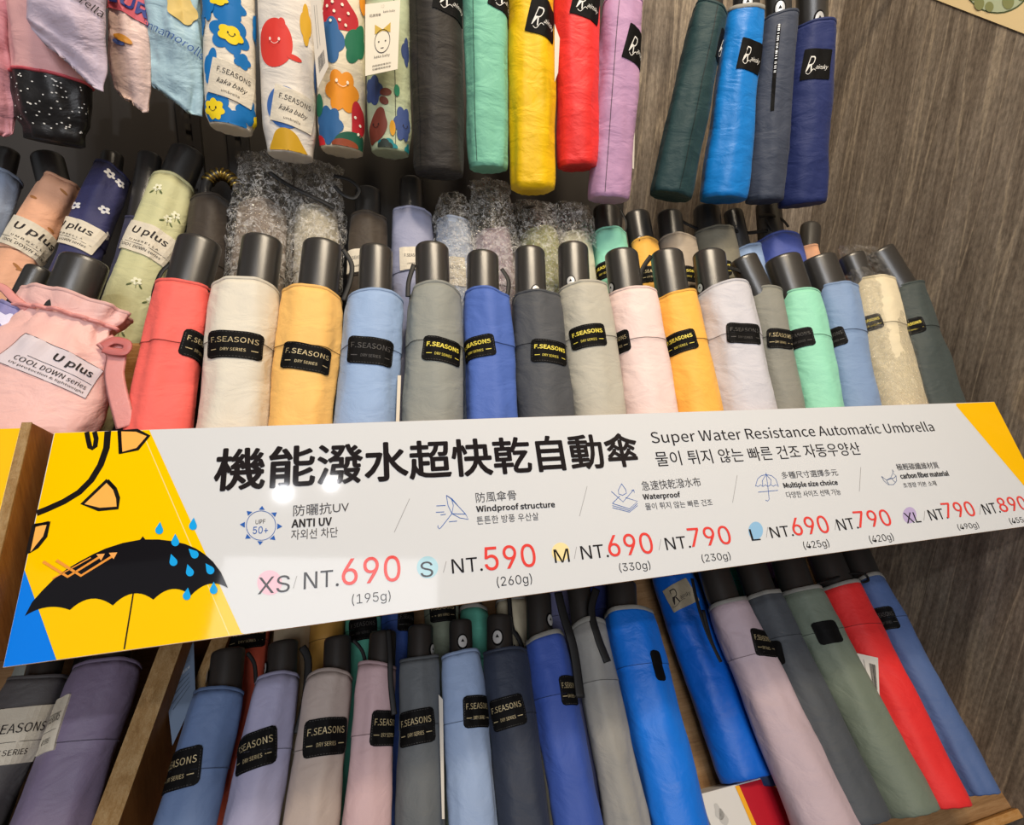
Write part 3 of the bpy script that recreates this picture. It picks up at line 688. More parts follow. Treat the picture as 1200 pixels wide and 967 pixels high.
for k in range(8):
    a = k*math.pi/4+.05; c, s_ = math.cos(a), math.sin(a); px, py = -s_, c
    sp('icon_ray', [(306+c*25, 616+s_*23), (306+c*19+px*3.4, 616+s_*18.5+py*3.4), (306+c*19-px*3.4, 616+s_*18.5-py*3.4)], BL, .0004)
st('UPF', (299.5, 614.5), (311, 613.5), 609.5, G, 0, 2); st('50+', (296.2, 626), (314, 625), 617.5, BL, 0, 2)
C2 = dict(ox=480, s=4, oy=480)
spl('wind_icon', [[(172, 402), (190, 415), (225, 450), (262, 490), (275, 515), (235, 508), (198, 488), (180, 450), (172, 402)], [(172, 402), (200, 420), (225, 450)], [(198, 488), (205, 450), (198, 425)],
    [(198, 488), (235, 490), (262, 490)], [(198, 488), (150, 550), (140, 560), (132, 552), (133, 543)], [(125, 452), (168, 450)], [(123, 482), (162, 480)], [(145, 494), (170, 491)], [(185, 526), (222, 523)]], .0005, BL, .0004, **C2)
spl('layer_icon', [[(993, 348), (1012, 375), (1016, 392), (998, 402), (980, 396), (978, 378), (993, 348)], [(945, 384), (1000, 433), (1050, 376), (1038, 380)], [(1050, 376), (1053, 390)],
    [(950, 440), (985, 405)], [(1012, 413), (1068, 430), (1030, 466), (950, 440)], [(950, 450), (1030, 474), (1068, 440)], [(950, 460), (1030, 481), (1068, 450)]], .0005, BL, .0004, **C2)
C4 = dict(ox=740, s=4.604, oy=470)
spl('size_icon', [[(668, 460), (680, 420), (700, 403), (725, 397), (755, 403), (778, 422), (792, 462), (778, 452), (765, 460), (750, 452), (735, 462), (722, 452), (708, 462), (695, 452), (682, 462), (668, 455)],
    [(725, 397), (705, 430), (708, 462)], [(725, 397), (752, 425), (750, 452)], [(725, 388), (735, 462), (742, 530), (735, 540), (722, 535)], [(682, 492), (790, 482)]], .0005, BL, .0004, **C4)
C5 = dict(ox=960, s=4.396, oy=460)
spl('fiber_icon', [[(320, 432), (345, 452), (368, 440), (378, 415), (395, 430), (398, 455), (382, 475), (355, 475), (332, 455), (320, 432)], [(378, 415), (376, 397), (384, 410)], [(345, 452), (360, 476)], [(368, 440), (392, 465)],
    [(345, 452), (385, 440), (395, 430)]], .0005, '#3a5788', .0004, **C5)

# ================================================================== FRONT ROW ON UPPER SHELF
GA = 'umbrellas standing in the front row of the upper shelf'
def ua(label, top, bot, col, handle, patches=(), **k): return umbrella(label, GA, 'A', top, bot, col, handle, patches, **k)
ua('coral red sleeved folding umbrella, leftmost of the upper front row', (181, 248, 338), (144, 231, 500), '#f0685f', (209, 263, 279, 236), [(236, 409, .044, .03, 'gold', .1)], straps=[([(206, 305), (190, 318), (181, 340), (180, 352)], .004, .008)])
ua('ivory sleeved folding umbrella between the coral and the orange yellow one', (248, 328, 342), (231, 315, 497), '#d9d2c2', (284, 333, 276, 304), [(274, 404, .052, .030, 'gold', .02)], button=(292, 331, .8))
ua('orange yellow sleeved folding umbrella right of the ivory one', (330, 403, 346, 352), (315, 390, 495), '#f2be6b', (355, 403, 281, 372), [(360, 419, .05, .030, 'gold', .1)], straps=[([(402, 292), (412, 310), (410, 330), (402, 352)], .005, .006)])
ua('light blue sleeved folding umbrella, fourth from the left in upper front row', (405, 475, 352), (390, 466, 493), '#93acd0', (421, 461, 287, 440), [(435, 411, .048, .032, 'emb', .04)])
ua('warm grey sleeved folding umbrella between light blue and royal blue ones', (477, 542, 347), (469, 544, 491), '#8d8f88', (486, 526, 284, 508), [(520, 411, .046, .030, 'ygold', .1)], button=(512, 336, .9), straps=[([(485, 310), (479, 330), (478, 348)], .005, .004)])
ua('royal blue sleeved umbrella in the middle of the upper front row', (543, 597, 350), (544, 609, 489), '#4c69b4', (547, 584, 294, 566), [(557, 408, .046, .028, 'ygold', -.12)], straps=[([(588, 315), (596, 330), (594, 350)], .005, .004)])
ua('charcoal grey sleeved umbrella right of the royal blue one, upper front row', (598, 657, 352), (607, 672, 488), '#4b4d51', (603, 638, 289, 622), [(645, 412, .046, .030, 'ygold', .12)], button=(628, 341, .9))
ua('beige grey sleeved umbrella with gold lettered patch, right of the charcoal one', (652, 712, 344), (673, 731, 486), '#b7b2a3', (654, 688, 284, 672), [(689, 394, .046, .030, 'ygold', -.08)], button=(669, 330, .9))
ua('pale pink sleeved umbrella with patch turned to its left side', (713, 768, 349), (732, 792, 484), '#ecd2cb', (709, 745, 292, 730), [(719, 403, .04, .030, 'gold', 0)], button=(717, 338, .9))
ua('amber yellow sleeved umbrella on the right half of the upper front row', (769, 815, 350), (793, 844, 482), '#f3b64f', (763, 797, 293, 786), [(796, 401, .044, .030, 'ygold', -.12)], straps=[([(763, 300), (752, 318), (752, 340), (760, 345)], .006, .004)])
ua('silvery lavender sleeved umbrella with an all black patch', (817, 876, 346), (845, 903, 480), '#c9c7cd', (813, 846, 293, 837), [(873, 391, .046, .030, 'emb', .12)], button=(821, 338, .9), straps=[([(848, 312), (868, 318), (888, 330), (892, 340)], .006, .004)])
ua('olive grey narrow sleeved umbrella between lavender and mint ones', (878, 913, 346), (905, 938, 479), '#85847a', (856, 884, 303, 884), [(915, 397, .036, .030, 'gold', .15)])
ua('mint green sleeved umbrella in the upper front row with dark patch', (914, 955, 348), (940, 983, 478), '#93d6b8', (898, 932, 301, 924), [(936, 397, .04, .030, 'emb', -.05)])
ua('steel blue sleeved umbrella next to the plastic wrapped cream one', (956, 998, 343), (986, 1022, 477), '#7d95b8', (940, 973, 302, 964), [(976, 397, .036, .030, 'emb', -.15)])
r15, t15, h15 = ua('cream umbrella in clear plastic near the right end of the upper front row', (1000, 1040, 335), (1026, 1076, 476), '#ddcfae', (984, 1008, 300, 1012), [(1020, 379, .032, .026, 'ygold', -.1)])
wrap(t15, h15, r15, ext=.012, r=1.1, below=.25, seed=15, amp=.0022, mat=M_WRAP2, top=[(0, 1.25), (.05, .95), (.11, 1.0), (.15, 1.05), (1, 1.06)])
ua('dark slate green sleeved umbrella at right end of the upper front row', (1043, 1075, 338), (1078, 1116, 463), '#3f4745', (1014, 1043, 296, 1050), [(1066, 384, .036, .028, 'ygold', -.05)], button=(1041, 334, .7), amp=.002, wprof=[(0, .95), (.2, 1.02), (.45, 1.3), (.8, 1.1), (1, .9)])

# ================================================================== BACK ROW ON UPPER SHELF
GB = 'umbrellas standing in the back row of the upper shelf'
def ub(label, top, bot, col, handle, patches=(), **k):
    k.setdefault('nv', 30); return umbrella(label, GB, 'B', top, bot, col, handle, patches, **k)
# flower print for the left ones
def daisies(pts, colp, colc, leaf=None, size=.0026):
    def fn(tb, sl):
        for (x, y) in pts:
            th, v = tb.locate(x, y); wx, wz = tb.radii(v); r = (wx+wz)/2
            for k in range(5):
                a = k*2*math.pi/5+.4
                decal_blob('petal', tb, th+size*1.35*math.cos(a)/r, v+size*1.35*math.sin(a), size, size*.8, plain(colp, .6, .3), sl, off=.0005, n=12, rings=1, rot=a)
            decal_blob('flower_eye', tb, th, v, size*.55, size*.55, plain(colc, .6, .3), sl, off=.0008, n=10, rings=1)
            if leaf:
                for dx, a in ((-2.4, 2.4), (2.2, 4.0)):
                    decal_blob('leaf_print', tb, th+dx*size/r, v+size*2.6, size*1.3, size*.5, plain(leaf, .6, .3), sl, off=.0004, n=12, rings=1, rot=a)
                decal_lines('stem_print', tb, [[(th, v+size*.8), (th+size*.5/r, v+size*4)]], .0004, plain(leaf, .6, .3), sl)
    return fn
ub('yellow green umbrella with small white flowers and white printed label', (177, 228, 208, 232), (106, 172, 390), '#c6c496', (200, 244, 176, 208), [(171, 281, .052, .034, 'uplus', .22)],
   prints=daisies([(184, 222), (197, 257), (160, 330), (176, 352), (206, 253), (140, 385)], '#e8e6c8', '#8f8a4a', '#59633b', .0019))
ub('navy umbrella with white daisy flowers left of the yellow green one', (110, 152, 197, 208), (54, 122, 312), '#34355e', (118, 146, 181, 134), [(83, 271, .05, .030, 'uplus', .22)],
   prints=daisies([(129, 205), (141, 214), (89, 242), (122, 246), (126, 277)], '#e6e2de', '#34355e', None, .0021))
ub('peach umbrella with tiny leaf print at the left of the upper shelf', (50, 95, 211, 220), (-6, 54, 300), '#e0a887', (32, 76, 180, 62), [(38, 281, .058, .032, 'uplus', .22)],
   prints=lambda tb, sl: [decal_blob('leaf_print', tb, *tb.locate(x, y), .004, .0014, plain('#a8703f', .6, .3), sl, n=12, rings=1, rot=rr) for x, y, rr in ((40, 232, .3), (27, 262, -.3), (30, 258, .5), (20, 312, .5), (25, 316, -.4), (60, 270, .2), (74, 225, .6))])
ub('pale blue umbrella cut off by the left edge of the picture', (-22, 24, 205, 212), (-60, -6, 300), '#8f9db4', (-6, 24, 178, 4), [])
ub('umbrella with black handle behind the navy and yellow green ones', (146, 182, 262), (110, 146, 400), '#3a3a52', (158, 194, 182, 164), [])
ub('dark taupe umbrella behind the coral one with gold ribbed curved grip', (223, 268, 237), (214, 262, 360), '#3b332c', 'none', [])
# its golden ribbed grip
gp = COL.objects[-1]
for o in list(COL.objects):
    if o.get('label', '').startswith('dark taupe umbrella behind the coral'): gp = o
P_, N_ = PLANES['B']
arcp = [at(x, y, P_+N_*.004, N_) for x, y in ((243, 238), (241, 222), (246, 210), (258, 204), (270, 209), (279, 222), (281, 236))]
ribbon('curved_grip', arcp, .011, .011, M_HANDLE, gp, N_, seg=16)
gc = catmull(arcp, 8); M_GD = plain('#b99b4e', .3, .6, 1, name='gold_metal')
for i in range(14, 40, 3):
    t = (gc[i+1]-gc[i-1]).normalized(); ribbon('gold_ring', [gc[i]-t*.0011, gc[i]+t*.0011], .0145, .0145, M_GD, gp, N_, seg=16, smooth_pts=False)
r, t, h = ub('taupe umbrella in crumpled clear plastic behind the ivory one', (276, 338, 252), (262, 330, 400), '#8f8176', (290, 328, 200, 308), [])
wrap(t, h, r, ext=.022, seed=1, below=.10, r=1.14, amp=.005)
r, t, h = ub('off white umbrella in crumpled clear plastic behind the orange yellow one', (346, 398, 255), (340, 396, 400), '#c3baa6', (352, 388, 208, 372), [])
wrap(t, h, r, ext=.02, seed=2, below=.10, r=1.14, amp=.005)
ribbon('wrist_strap', [at(x, y, P_+N_*.03, N_) for x, y in ((316, 202), (330, 212), (352, 224), (378, 236), (392, 244))], .005, .0012, M_STRAP, r, N_)
ribbon('wrist_strap', [at(x, y, P_+N_*.03, N_) for x, y in ((391, 206), (410, 211), (421, 222), (415, 232), (402, 228), (392, 218))], .005, .0012, M_STRAP, r, N_)
ub('dark umber umbrella with a white label behind the light blue one', (408, 454, 259), (404, 456, 400), '#41382f', (416, 447, 221, 431), [(420, 305, .03, .030, 'tag', 0)])
ub('lavender blue umbrella with upright handle behind the light blue and grey ones', (457, 508, 257), (458, 514, 400), '#9497b0', (468, 496, 209, 482), [(484, 303, .03, .030, 'tag', 0)], button=(484, 253, 1.0))
r, t, h = ub('powder blue umbrella in clear plastic behind the grey and royal blue ones', (511, 553, 265), (514, 562, 400), '#a9b3c6', (518, 542, 229, 530), [(530, 318, .03, .04, 'tag', 0)])
wrap(t, h, r, ext=.0, seed=4, below=.13, r=1.1, amp=.003, top=[(0, .55), (.1, .8), (.22, 1.0), (1, 1.03)])
r, t, h = ub('dusty mauve umbrella in crumpled clear plastic behind the royal blue one', (556, 600, 278), (562, 612, 400), '#a2929c', (559, 588, 222, 576), [])
wrap(t, h, r, ext=.012, seed=5, below=.11, r=1.16, amp=.005)
r, t, h = ub('pale olive umbrella in crumpled clear plastic below the hanging yellow one', (609, 654, 280), (622, 668, 400), '#a0a176', (606, 640, 244, 628), [])
wrap(t, h, r, ext=.01, seed=6, below=.12, r=1.18, amp=.005)
r, t, h = ub('ivory umbrella in clear plastic behind the beige grey one', (656, 692, 282), (668, 706, 400), '#c6c4ac', (655, 684, 246, 670), [])
wrap(t, h, r, ext=.01, seed=7, below=.02, r=1.18, amp=.005)
ub('mint green umbrella in the back row below the hanging lilac one', (693, 733, 277), (706, 750, 400), '#89cfb4', (696, 725, 241, 711), [(708, 317, .042, .028, 'ygold', -.15)], straps=[([(727, 245), (734, 262), (731, 277)], .004, .004)])
ub('amber umbrella in the back row just right of the mint one', (738, 770, 289), (752, 788, 400), '#eab04d', (732, 759, 249, 748), [(764, 322, .036, .028, 'gold', .1)], button=(750, 283, 1.0))
ub('sand beige umbrella in the back row behind the amber front one', (773, 813, 285), (788, 830, 400), '#ab9c89', (771, 797, 248, 784), [(804, 321, .04, .028, 'ygold', .05)], straps=[([(797, 258), (808, 264), (818, 268)], .006, .002)])
ub('olive grey umbrella in the back row behind the lavender front one', (814, 857, 276), (832, 880, 400), '#7a7565', (814, 841, 241, 828), [(846, 314, .03, .028, 'ygold', .1)])
ub('sky blue umbrella with crossed black straps in the back row right half', (859, 890, 297), (878, 912, 400), '#8fa7cb', (849, 868, 248, 862), [], straps=[([(855, 262), (862, 270), (876, 273), (900, 270)], .006, .01), ([(868, 262), (873, 278), (880, 290)], .006, .006)])
ub('deep blue umbrella with strapped handle in the back row behind the mint one', (886, 933, 287), (908, 958, 400), '#44539a', (888, 912, 237, 904), [], button=(912, 279, .9), straps=[([(890, 254), (902, 252), (916, 257), (924, 266)], .006, .016), ([(897, 256), (904, 268), (912, 280)], .004, .014)])
ub('peach umbrella in the back row near the right wall', (934, 956, 294), (958, 984, 400), '#d9a27e', (940, 960, 262, 950), [])

# ================================================================== PINK DRAWSTRING POUCH
def pouch():
    rt, tb, h = umbrella('pink satin drawstring pouch umbrella with white printed label', 'umbrellas at the left of the upper shelf', 'A', (34, 146, 332, 380), (-75, 90, 490, 560), '#e9bab3', (70, 132, 303, 92), (),
        seam=None, amp=.0022, rough=.42, wprof=[(0, 1.06), (.06, 1.02), (.16, .86), (.24, .9), (.36, 1.05), (.7, 1.08), (1, .95)], dprof=[(0, .75), (.16, .55), (.38, .85), (1, .8)], facet=.02, depth=.62, L='px', nv=110, fold=1.3, crease=.7,
        pleat=[(0, .14, .0032, 9), (.2, .07, .0026, 15), (.36, .1, .0016, 11)])
    th, v = tb.locate(63, 428)
    rot = .27; wu, hv = .054, .028
    base = decal_grid('printed_label', tb, th, v, wu, hv, plain('#d9cdd2', .6, .3), rt, off=.0006, rnd=.0005, rot=rot, nx=24, ny=14)
    r = sum(tb.radii(v))/2
    for s, dx, dv, ww, hh, bo in (('U plus', .17, -.2, .46, .3, .008), ('COOL DOWN series', .05, .2, .78, .15, 0), ('UV protection & lightweight', .05, .38, .8, .09, 0)):
        X, Y = dx*wu, dv*hv
        decal_text('lettering', tb, s, th+(X*math.cos(rot)-Y*math.sin(rot))/r, v+X*math.sin(rot)+Y*math.cos(rot), wu*ww, hv*hh, M_INK, base, off=.0012, rot=rot, bold=bo)
    f = lambda X, Y: (th+(X*math.cos(rot)-Y*math.sin(rot))/r, v+X*math.sin(rot)+Y*math.cos(rot))
    a, b = wu/2, hv/2
    decal_lines('label_border', tb, [fine([f(-a, -b), f(a, -b), f(a, b), f(-a, b), f(-a, -b)]), fine([f(-a*.5, .05*hv), f(a*.95, .05*hv)])], .0004, M_INK, base, off=.001)
    P, N = PLANES['A']
    m = fabric('#d9938e', .4)
    ribbon('drawstring_cord', [tb.p(-1.5+3.0*i/24, tb.L*.13, .0028+.001*math.sin(i*1.7)) for i in range(25)], .0035, .0035, m, rt, N)
    ribbon('tied_ribbon', [at(x, y, P+N*.014, N) for x, y in ((122, 398), (136, 414), (134, 440), (140, 470), (148, 500))], .015, .0008, m, rt, N)
    ribbon('tied_ribbon', [at(x, y, P+N*.018, N) for x, y in ((120, 406), (134, 399), (149, 403), (146, 412), (132, 412), (121, 409))], .007, .0012, fabric('#c06a66', .4), rt, N)
    ribbon('hanging_loop', [at(x, y, P+N*.010, N) for x, y in ((32, 362), (16, 350), (4, 338), (-10, 334))], .007, .0016, m, rt, N)
pouch()
umbrella('umbrella with short black handle behind the pink satin pouch', 'umbrellas at the left of the upper shelf', 'A', (0, 40, 362), (-40, 2, 440), '#8a86b8', (24, 66, 316, 30), (), L=.15,
         prints=lambda tb, sl: [decal_blob('flower_print', tb, *tb.locate(x, y), .006, .006, plain('#dcdaf0', .6, .3), sl, fn=lambda a: 1+.25*math.cos(5*a), n=30, rings=2) for x, y in ((6, 375), (16, 392), (4, 402))])

# ================================================================== HANGING ROW
GH = 'umbrellas hanging in the top row'
HSTR = dict(seam=None, cap='pucker')
def uh(label, top, bot, col, handle, patches=(), **k):
    k.setdefault('seam', None); return umbrella(label, GH, k.pop('plane', 'H'), top, bot, col, handle, patches, L='px', **k)
uh('black sleeved umbrella hanging left of the mint green one', (475, 541, -60), (485, 545, 205), '#29241f', None, [(532, 2, .042, .03, 'script', .2)], sidestrip=-.9, amp=.0014)
uh('mint green sleeved umbrella hanging between the black and yellow ones', (540, 596, -60), (548, 595, 198), '#7cc0a3', None, [(593, 1, .042, .032, 'script', .25)], sidestrip=-.75, amp=.0016)
uh('bright yellow sleeved umbrella hanging in the top row', (596, 649, -60), (598, 650, 222), '#edbe00', None, [(638, 22, .036, .036, 'script', .25)], rough=.5, sidestrip=1.2, cap='flat')
uh('bright red sleeved umbrella hanging between the yellow and lilac ones', (649, 701, -60), (653, 700, 196), '#e8302c', None, [(690, 3, .036, .032, 'script', .25)], rough=.5)
uh('lilac sleeved umbrella hanging right of the red one', (705, 753, 8), (689, 736, 234), '#b68db0', (713, 742, -60, 728), [(747, 57, .036, .036, 'script', .2)], sidestrip=-.55, amp=.0018)
uh('dark teal sleeved umbrella hanging fourth from the right in the top row', (812, 851, 14), (762, 809, 230), '#18373a', (822, 850, -60, 834), [(845, 60, .036, .036, 'script', .1)], sidestrip=-.1, amp=.0016)
uh('bright azure sleeved umbrella hanging right of the dark teal one', (853, 893, 14), (822, 872, 234), '#0d79c9', (862, 890, -60, 876), [(882, 65, .034, .036, 'script', .1)], hem='gray', rough=.4, button=(876, 3, 1.2), crease=.6)
rz, tz, hz_ = uh('slate blue sleeved umbrella with open zipper, hanging second from the right', (895, 932, 24), (875, 915, 236), '#3a4151', (898, 924, -50, 914), [], button=(914, 10, 1.2))
pz = [tz.locate(x, y) for x, y in ((913, 30), (910, 60), (907, 95), (905, 130))]
decal_lines('zipper_opening', tz, [fine(pz)], .0045, M_BLACK, rz, off=.0006)
for k in range(26):
    i = k/26*.62; t0 = fine(pz)[int(i*18)]
    decal_lines('zipper_tooth', tz, [[(t0[0]-.05, t0[1]+.0015*(k % 3)), (t0[0]+.05, t0[1]+.0015*(k % 3))]], .0008, M_SILVER, rz, off=.0012)
uh('navy sleeved umbrella hanging rightmost in the top row', (932, 974, 34), (916, 963, 240), '#1d2a5e', (936, 966, -40, 953), [(958, 75, .036, .036, 'script', .1)], button=(960, 22, 1.2), straps=[([(963, 22), (964, 0), (964, -30)], .003, .012)])
# printed ones
INKC = {}
def blobs(lst):
    def fn(tb, sl):
        for (nm, x, y, rx, ry, col, ptl, rot) in lst:
            th, v = tb.locate(x, y)
            dz_ = (tb.p(th, v)-CAM).dot(Vector((AX[2], AY[2], AZ[2])))/F*1.02; decal_blob(nm, tb, th, v, rx*dz_, ry*dz_, plain(col, .6, .3), sl, off=.0003+.00009*fn.k, fn=(lambda a, p=ptl: (.80+.26*abs(math.cos(p*a/2))) if p > 3 else 1+.14*math.cos(p*a)) if ptl else None, rot=rot, n=48)
            fn.k = min(10, fn.k+1)
    fn.k = 0
    return fn
def faces(lst, col='#2a2020'):
    def fn(tb, sl):
        for (x, y, s) in lst:
            th, v = tb.locate(x, y); r = sum(tb.radii(v))/2; u = s*.001
            for dx in (-1, 1): decal_blob('eye_print', tb, th+dx*u*1.6/r, v, u*.4, u*.6, plain(col, .6, .3), sl, off=.0015, n=10, rings=1)
            decal_lines('smile_print', tb, [[(th+(i-3)*u*.45/r, v+u*1.6-abs(i-3)**2*u*.09) for i in range(7)]], .0005, plain(col, .6, .3), sl, off=.0015)
    return fn
def both(*fs):
    def fn(tb, sl):
        for f_ in fs: f_(tb, sl)
    return fn
BLU, YEL = '#0f6fb4', '#f0d21e'
uh('white umbrella with big blue flowers and yellow faces', (234, 300, -60), (240, 301, 152), '#e2d8c6', None, [(273, 97, .039, .032, 'kaka', .2)],
   wprof=[(0, 1), (.8, 1), (.94, .97), (1, .82)], amp=.0006, nv=90,
   prints=both(blobs([('flower_print', 262, 5, 22, 16, BLU, 7, 0), ('flower_print', 269, 40, 20, 19, BLU, 6, .3), ('flower_print', 247, 77, 8, 18, BLU, 4, .2), ('flower_print', 252, 128, 17, 18, BLU, 6, .2),
     ('flower_print', 284, 72, 9, 8, BLU, 5, 0), ('flower_print', 290, 132, 12, 14, BLU, 6, 0), ('flower_print', 268, 155, 18, 14, BLU, 6, 0), ('flower_print', 238, 28, 6, 13, BLU, 5, 0), ('flower_print', 298, 35, 6, 16, BLU, 5, 0),
     ('flower_print', 243, 6, 8, 16, BLU, 5, 0), ('yellow_face', 270, 41, 12, 9, YEL, 5, .2), ('yellow_face', 251, 128, 11, 11, YEL, 7, .2), ('yellow_face', 256, 1, 9, 5, YEL, 5, 0), ('yellow_face', 302, 145, 5, 7, YEL, 5, 0)]),
     faces([(271, 40, 1.6), (250, 126, 2)])))
uh('white umbrella with a smiling red round figure and blue spot', (299, 368, -60), (308, 373, 184), '#ddd5ca', None, [(345, 128, .039, .034, 'kaka', .2)],
   wprof=[(0, 1), (.85, 1), (1, .85)], amp=.0006, nv=90,
   prints=both(blobs([('red_figure', 321, 50, 18.5, 25, '#d83a30', 0, .1), ('red_arm', 330, 27, 3.5, 5, '#d83a30', 0, 0), ('red_leg', 345, 68, 8, 3, '#d83a30', 0, .1), ('blue_spot', 334, 126, 19, 22, '#3a66a8', 0, 0),
     ('yellow_print', 358, 30, 6, 20, '#d6a52b', 4, 0), ('yellow_print', 338, 180, 22, 18, '#c89a1e', 3, .5), ('blue_print', 369, 90, 5, 18, '#3a66a8', 0, 0)]), faces([(322, 46, 2.6)], '#f0d8cc')))
uh('cream umbrella with red strawberries and green, blue and orange prints', (367, 428, -60), (372, 430, 178), '#ddd0b4', None, [],
   wprof=[(0, 1), (.88, 1), (1, .88)], amp=.0006, nv=90,
   prints=both(blobs([('strawberry_print', 396, 15, 20, 20, '#b5202a', 3, .3), ('flower_print', 386, 47, 15, 23, '#2f6193', 5, 0), ('leaf_print', 418, 52, 12, 22, '#1d6b4c', 4, .4), ('orange_fruit', 401, 107, 17, 22, '#e08d1e', 6, 0),
      ('flower_print', 385, 147, 15, 20, '#2f6193', 7, 0), ('strawberry_print', 420, 144, 9, 20, '#b5202a', 3, 0), ('cap_print', 412, 180, 19, 15, '#17533f', 0, -.2), ('leaf_print', 375, 124, 6, 12, '#1d6b4c', 0, 0),
      ('red_dot_print', 378, 172, 7, 9, '#c8202a', 0, 0), ('flower_print', 378, 70, 8, 8, '#2f6193', 5, 0), ('brown_print', 405, 194, 14, 6, '#8a3f22', 0, 0), ('orange_print', 424, 4, 6, 12, '#e08d1e', 0, 0)]+
      [('seed_dot', x, y, 1.4, 1.6, '#efe2cc', 0, 0) for x, y in ((384, 8), (392, 14), (401, 6), (398, 24), (408, 16), (388, 25), (405, 30), (416, 138), (421, 148), (419, 158), (390, 3), (378, 14))]), faces([(401, 96, 3)], '#f0e2c8')))
rm, tm, hm_ = uh('pale green umbrella with blue cloud figures and brown heart, partly behind a tag', (426, 480, -60), (431, 483, 180), '#b4bd9a', None, [],
   wprof=[(0, 1), (.88, 1), (1, .86)], amp=.0006, nv=90, sidestrip=.25,
   prints=both(blobs([('cloud_print', 476, 62, 7, 14, '#3d4f80', 4, 0), ('cloud_print', 437, 106, 12, 15, '#3d4f80', 5, 0), ('boot_print', 452, 108, 6, 4, '#6b3526', 0, -.2), ('boot_print', 450, 118, 5, 4, '#6b3526', 0, .6), ('heart_print', 441, 149, 10, 20, '#7a3a2a', 3, .5),
      ('cloud_print', 473, 146, 11, 18, '#3d4f80', 6, 0), ('teal_cloud', 454, 186, 11, 8, '#1f7f86', 5, 0), ('teal_cloud', 477, 192, 6, 7, '#1f7f86', 4, 0), ('green_print', 465, 106, 3, 6, '#1f7a5a', 0, 0), ('orange_print', 460, 150, 3, 8, '#d99b2a', 0, 0),
      ('dark_print', 452, 205, 8, 7, '#26302a', 4, 0)]), faces([(441, 146, 2), (474, 148, 1.6)])))
# tags
def card(name, label, pix, plane, off, lines, col='#e6dcc6', parent=None, cat='price tag', rot=None, thick=.0006):
    P, N = PLANES[plane]; P = P+N*off
    pts = [at(x, y, P, N) for x, y in pix]   # tl, tr, br, bl
    root = thing(name, pts[0], label, cat) if parent is None else None
    V = pts+[p-N*thick for p in pts]
    cd = new_obj('card', V, [(0, 3, 2, 1), (4, 5, 6, 7), (0, 1, 5, 4), (1, 2, 6, 5), (2, 3, 7, 6), (3, 0, 4, 7)], plain(col, .6, .3, name='card'), root if root else parent, smooth=False)
    tl, tr, br, bl = pts
    def bi(u, v): return (tl*(1-u)+tr*u)*(1-v)+(bl*(1-u)+br*u)*v+N*.0003
    for s, u0, u1, v0, v1, c in lines:
        if s == '#':
            n = 18; VV = []; FF = []
            for i in range(n):
                a = u0+(u1-u0)*i/n; b = a+(u1-u0)/n*random.choice((.3, .5, .7)); k = len(VV); VV += [bi(a, v0), bi(b, v0), bi(b, v1), bi(a, v1)]; FF.append((k, k+1, k+2, k+3))
            new_obj('barcode', VV, FF, plain(c, .6, .3), cd, smooth=False)
        elif s == '-': new_obj('rule', [bi(u0, v0), bi(u1, v0), bi(u1, v1), bi(u0, v1)], [(0, 1, 2, 3)], plain(c, .6, .3), cd, smooth=False)
        elif s == 'o':
            c0, c1, rx, ry = (u0+u1)/2, (v0+v1)/2, (u1-u0)/2, (v1-v0)/2; VV = []; FF = []
            for i in range(33):
                a = i*math.pi/16
                VV += [bi(c0+rx*math.cos(a), c1+ry*math.sin(a)), bi(c0+rx*.93*math.cos(a), c1+ry*.93*math.sin(a))]
            for i in range(32): FF.append((2*i, 2*i+1, 2*i+3, 2*i+2))
            new_obj('outline_drawing', VV, FF, plain(c, .6, .3), cd, smooth=False)
        elif s == 'bow':
            VV = [bi(u0, v0), bi(u0*.5+u1*.5, v0*.4+v1*.6), bi(u1, v0), bi(u1, v1), bi(u0*.5+u1*.5, v0*.3+v1*.7), bi(u0, v1)]
            new_obj('bow_drawing', VV, [(0, 1, 4, 5), (1, 2, 3, 4)], plain(c, .6, .3), cd, smooth=False)
        else:
            V2, Fc = text2d(s, .0, 0, 2); new_obj('lettering', [bi(u0+(u1-u0)*x, v1+(v0-v1)*y) for x, y, z in V2], Fc, plain(c, .6, .3), cd, smooth=False)
    return root or cd
card('hang_tag', 'cream hang tag with a drawn face and yellow bow on the pale green umbrella', [(428, 5), (469, 0), (466, 81), (428, 89)], 'G', .012,
     [('o', .46, .54, .04, .08, '#3a302a'), ('花漾雨傘', .12, .45, .15, .19, '#3a302a'), ('kaka baby', .52, .86, .12, .16, '#3a302a'), ('o', .27, .74, .38, .72, '#3a302a'), ('bow', .28, .74, .3, .44, '#c8a53c'),
      ('-', .38, .42, .54, .56, '#3a302a'), ('-', .58, .62, .54, .56, '#3a302a'), ('-', .46, .55, .64, .65, '#3a302a'), ('kaka baby', .27, .74, .74, .79, '#3a302a'), ('自動開收傘系列', .22, .78, .87, .9, '#3a302a'), ('防曬晴雨兩用傘', .22, .78, .92, .95, '#3a302a')])
card('hang_tag', 'narrow white barcode tag between the white and cream printed umbrellas', [(363, -4), (376, -4), (385, 78), (372, 104)], 'G', .006, [('#', .25, .8, .7, .88, '#3a3430'), ('-', .3, .34, .1, .6, '#8a847c'), ('-', .5, .53, .1, .6, '#8a847c')], '#cfc6b8')
card('hang_tag', 'slim white tag sticking out between the hanging yellow and red umbrellas', [(650, 28), (656, 45), (654, 85), (650, 96)], 'G', .006, [], '#ded6c4')
card('hang_tag', 'slim pale tag edge behind the hanging lilac umbrella', [(738, 110), (745, 108), (743, 198), (738, 196)], 'H', -.02, [], '#cfc5b5')
